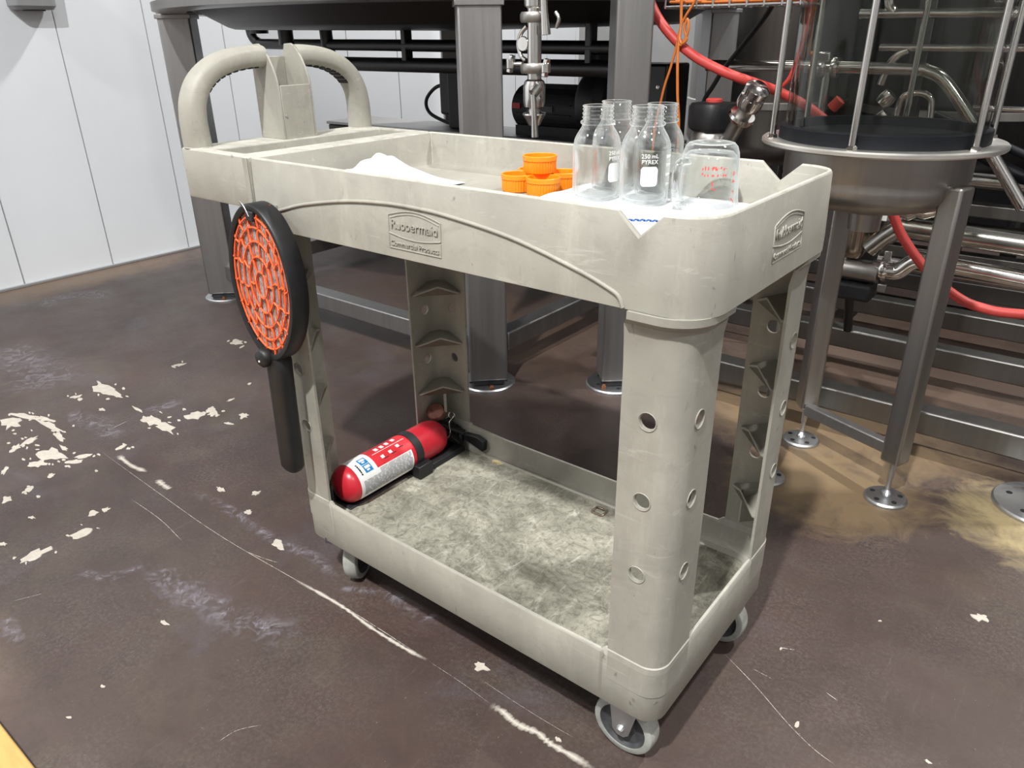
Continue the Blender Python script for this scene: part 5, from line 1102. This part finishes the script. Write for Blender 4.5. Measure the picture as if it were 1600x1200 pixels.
def vleg(x, y, ang, top):
    l = rpost(x, y, .046, .105, top, ang, 'brushed', 'leg', gv)
    MB().lathe([(0, .010), (.006, .010), (.006, .06), (.0075, .06), (.0075, .105), (0, .105)], (x, y, 0), 12).build('levelling_stem', 'zinc', l, smooth=40)
    MB().lathe([(.0, .012), (.009, .012), (.012, .02), (.006, .028), (0, .028)], (x, y, 0), 12).build('stem_joint', 'zinc', l)
    round_foot(x, y, .048, 0, l, True, 'levelling_foot', .006)
    return l
vleg(.058, 1.024, math.radians(-22), .735); vleg(-.200, 1.187, math.radians(40), .70); vleg(-.205, .945, math.radians(10), .70)
MB().bar((-.190, 1.165, .108), (.050, 1.048, .122), .026, .030).build('leg_brace', 'post_steel', gv, bevel=.003)

# --- diaphragm valve with black knob, standing pipe on the skid
kv = thing('diaphragm_valve', (-.625, 1.335, .12), 'steel valve with black lobed knob and orange centre, behind the bottles', 'valve')
KX, KY = -.612, 1.335
n = 48
def lob(r, z): return [((r*(1+.045*math.cos(5*2*PI*j/n)))*math.cos(2*PI*j/n)+KX, (r*(1+.045*math.cos(5*2*PI*j/n)))*math.sin(2*PI*j/n)+KY, z) for j in range(n)]
MB().loft([lob(.048, .770), lob(.060, .778), lob(.063, .79), lob(.063, .832), lob(.058, .842), lob(.030, .845)]).build('knob', 'black_plastic', kv, smooth=40)
MB().lathe([(0, .845), (.022, .845), (.022, .851), (.018, .854), (0, .854)], (KX, KY, 0), 24).build('indicator_button', 'hose_red', kv, smooth=40)
MB().lathe([(.046, .772), (.056, .758), (.057, .72), (.048, .700), (.030, .68), (.022, .60), (.022, .122), (0, .122)], (KX, KY, 0), 36).build('valve_bonnet', 'brushed', kv, smooth=40)
A, B = Vector((-.555, 1.30, .735)), Vector((-.462, 1.25, .885))
MB().tube(arcpts([(-.60, 1.33, .70), (-.575, 1.31, .715), A, A.lerp(B, .4), A.lerp(B, .75)], 5), .020, 16).build('side_branch', 'brushed', kv, smooth=60)
d = (B-A).normalized(); q = d.to_track_quat('Z', 'Y').to_matrix().to_4x4()
MB().lathe([(.020, 0), (.033, 0), (.036, .008), (.033, .016), (.020, .016)], n=24, m=Matrix.Translation(A.lerp(B, .50)) @ q).build('branch_clamp', 'chrome', kv, smooth=40)
MB().lathe([(.020, 0), (.031, 0), (.033, .01), (.031, .03), (.024, .034), (.030, .038), (.032, .055), (.02, .064), (0, .064)], n=24, m=Matrix.Translation(A.lerp(B, .72)) @ q).build('branch_union', 'chrome', kv, smooth=40)

# --- red hose
hz = [(-.87, 1.285, 1.34), (-.835, 1.285, 1.19), (-.800, 1.285, 1.096), (-.747, 1.285, 1.026), (-.667, 1.288, .964), (-.577, 1.295, .923), (-.510, 1.33, .897), (-.460, 1.42, .866), (-.372, 1.47, .812), (-.245, 1.50, .70), (-.160, 1.50, .589), (-.113, 1.50, .513), (-.034, 1.50, .430), (.037, 1.50, .381), (.102, 1.50, .359), (.20, 1.50, .360), (.5, 1.5, .41), (.9, 1.55, .30), (1.1, 1.6, .16), (1.2, 1.825, .14)]
tag(MB().tube(arcpts(hz, 6), .0125, 14).build('hose', 'hose_red', smooth=60), 'red rubber hose sagging behind the glass vessel', 'hose')
tag(MB().tube(arcpts([(-.400, 1.39, 1.35), (-.405, 1.39, 1.10), (-.415, 1.39, .98), (-.435, 1.395, .91), (-.455, 1.405, .885)], 6), .0055, 10).build('thin_hose', 'hose_red', smooth=60), 'thin red hose dropping to the larger red hose', 'hose')

# --- wire cable tray with orange cables
ct = thing('cable_tray', (-.6, 1.38, 1.07), 'short wire cable tray overhead at the top edge, carrying orange cables', 'cable tray')
for y, z in ((1.305, 1.078), (1.34, 1.078), (1.375, 1.078), (1.41, 1.078), (1.445, 1.078), (1.305, 1.12), (1.445, 1.12)):
    MB().tube([(-.765, y, z), (-.40, y, z)], .0026, 6).build('long_wire', 'zinc', ct)
base = None
for k in range(9):
    x = -.762+.045*k
    if base is None:
        base = MB().tube([(0, 1.303, 1.123), (0, 1.303, 1.0755), (0, 1.447, 1.0755), (0, 1.447, 1.123)], .0026, 6).build('cross_wire', 'zinc', ct); x0_ = base.location.x
    else:
        o = base.copy(); COL.objects.link(o); base_o = o
    (base if k == 0 else o).location.x = x
for x, y in ((-.74, 1.375), (-.42, 1.375)):
    MB().tube([(x, y, 1.078), (x, y, 4.6)], .005, 8).build('hanger_rod', 'zinc', ct)
random.seed(8)
def cable(pts, label, r=.0035):
    tag(MB().tube(arcpts(pts, 6), r, 8).build('cable', 'cable_orange', smooth=60), label, 'cable', 'orange cables')
for k in range(4):
    y = 1.325+.032*k
    cable([(-.76, y, 1.0905+.003*k), (-.66, y+random.uniform(-.01, .01), 1.087), (-.55, y+.004, 1.087), (-.47, y-.003, 1.087), (-.405, y, 1.088)], 'orange cable lying along the wire cable tray')
cable([(-.655, 1.285, 1.17), (-.664, 1.285, 1.10), (-.690, 1.283, 1.055), (-.700, 1.28, 1.03), (-.704, 1.27, .98), (-.714, 1.265, .93), (-.732, 1.262, .858), (-.75, 1.26, .70), (-.755, 1.27, .12)], 'orange cable hanging from the tray, leaning to the left')
cable([(-.708, 1.288, 1.17), (-.706, 1.286, 1.08), (-.700, 1.28, 1.03), (-.696, 1.266, .971), (-.686, 1.262, .87), (-.674, 1.262, .778), (-.67, 1.265, .60), (-.67, 1.27, .12)], 'orange cable hanging straight down from the tray', .004)
cable([(-.700, 1.27, 1.00), (-.692, 1.268, .985), (-.678, 1.266, 1.00), (-.671, 1.266, 1.025), (-.676, 1.266, 1.048), (-.682, 1.266, 1.025), (-.674, 1.266, 1.00), (-.688, 1.267, .99), (-.697, 1.27, 1.003)], 'small tied loop of orange cable below the tray')
tag(MB().tube(arcpts([(-.41, 1.46, 1.14), (-.44, 1.52, 1.06), (-.47, 1.62, .96), (-.49, 1.72, .88), (-.51, 1.80, .12)], 5), .004, 8).build('cable', 'cable_orange', smooth=60), 'orange cable slanting behind the glass cylinder', 'cable', 'orange cables')
tag(MB().tube(arcpts([(-.56, 1.56, 1.12), (-.60, 1.62, 1.07), (-.72, 1.75, .98), (-.86, 1.88, .86), (-.92, 1.9, .70), (-.92, 1.9, .10)], 6), .008, 8).build('cable', 'black_plastic', smooth=60), 'black cable slanting down behind the red hose', 'cable')

# --- grey box on the left wall and yellow board on the floor
wb = thing('wall_box', (-3.5, .81, 1.2), 'grey plastic box on the white wall at the top left corner', 'wall box')
MB().loft([rr_ring(-3.498, -3.42, .735, .885, [.02]*4, 1.136, 5), rr_ring(-3.499, -3.405, .722, .893, [.025]*4, 1.150, 5), rr_ring(-3.499, -3.395, .718, .897, [.025]*4, 1.36, 5)]).build('box_body', 'box_gray', wb, smooth=40)
MB().loft([rr_ring(-3.47, -3.425, .77, .85, [.01]*4, 1.131, 4), rr_ring(-3.47, -3.425, .77, .85, [.01]*4, 1.137, 4)]).build('box_outlet', 'dark_hub', wb)
tag(MB().box(-1.7, -.25, -1.1, -.543, .001, .013).build('floor_board', 'yellow_board', None, bevel=.003), 'flat yellow board lying on the floor at the lower left corner', 'board')
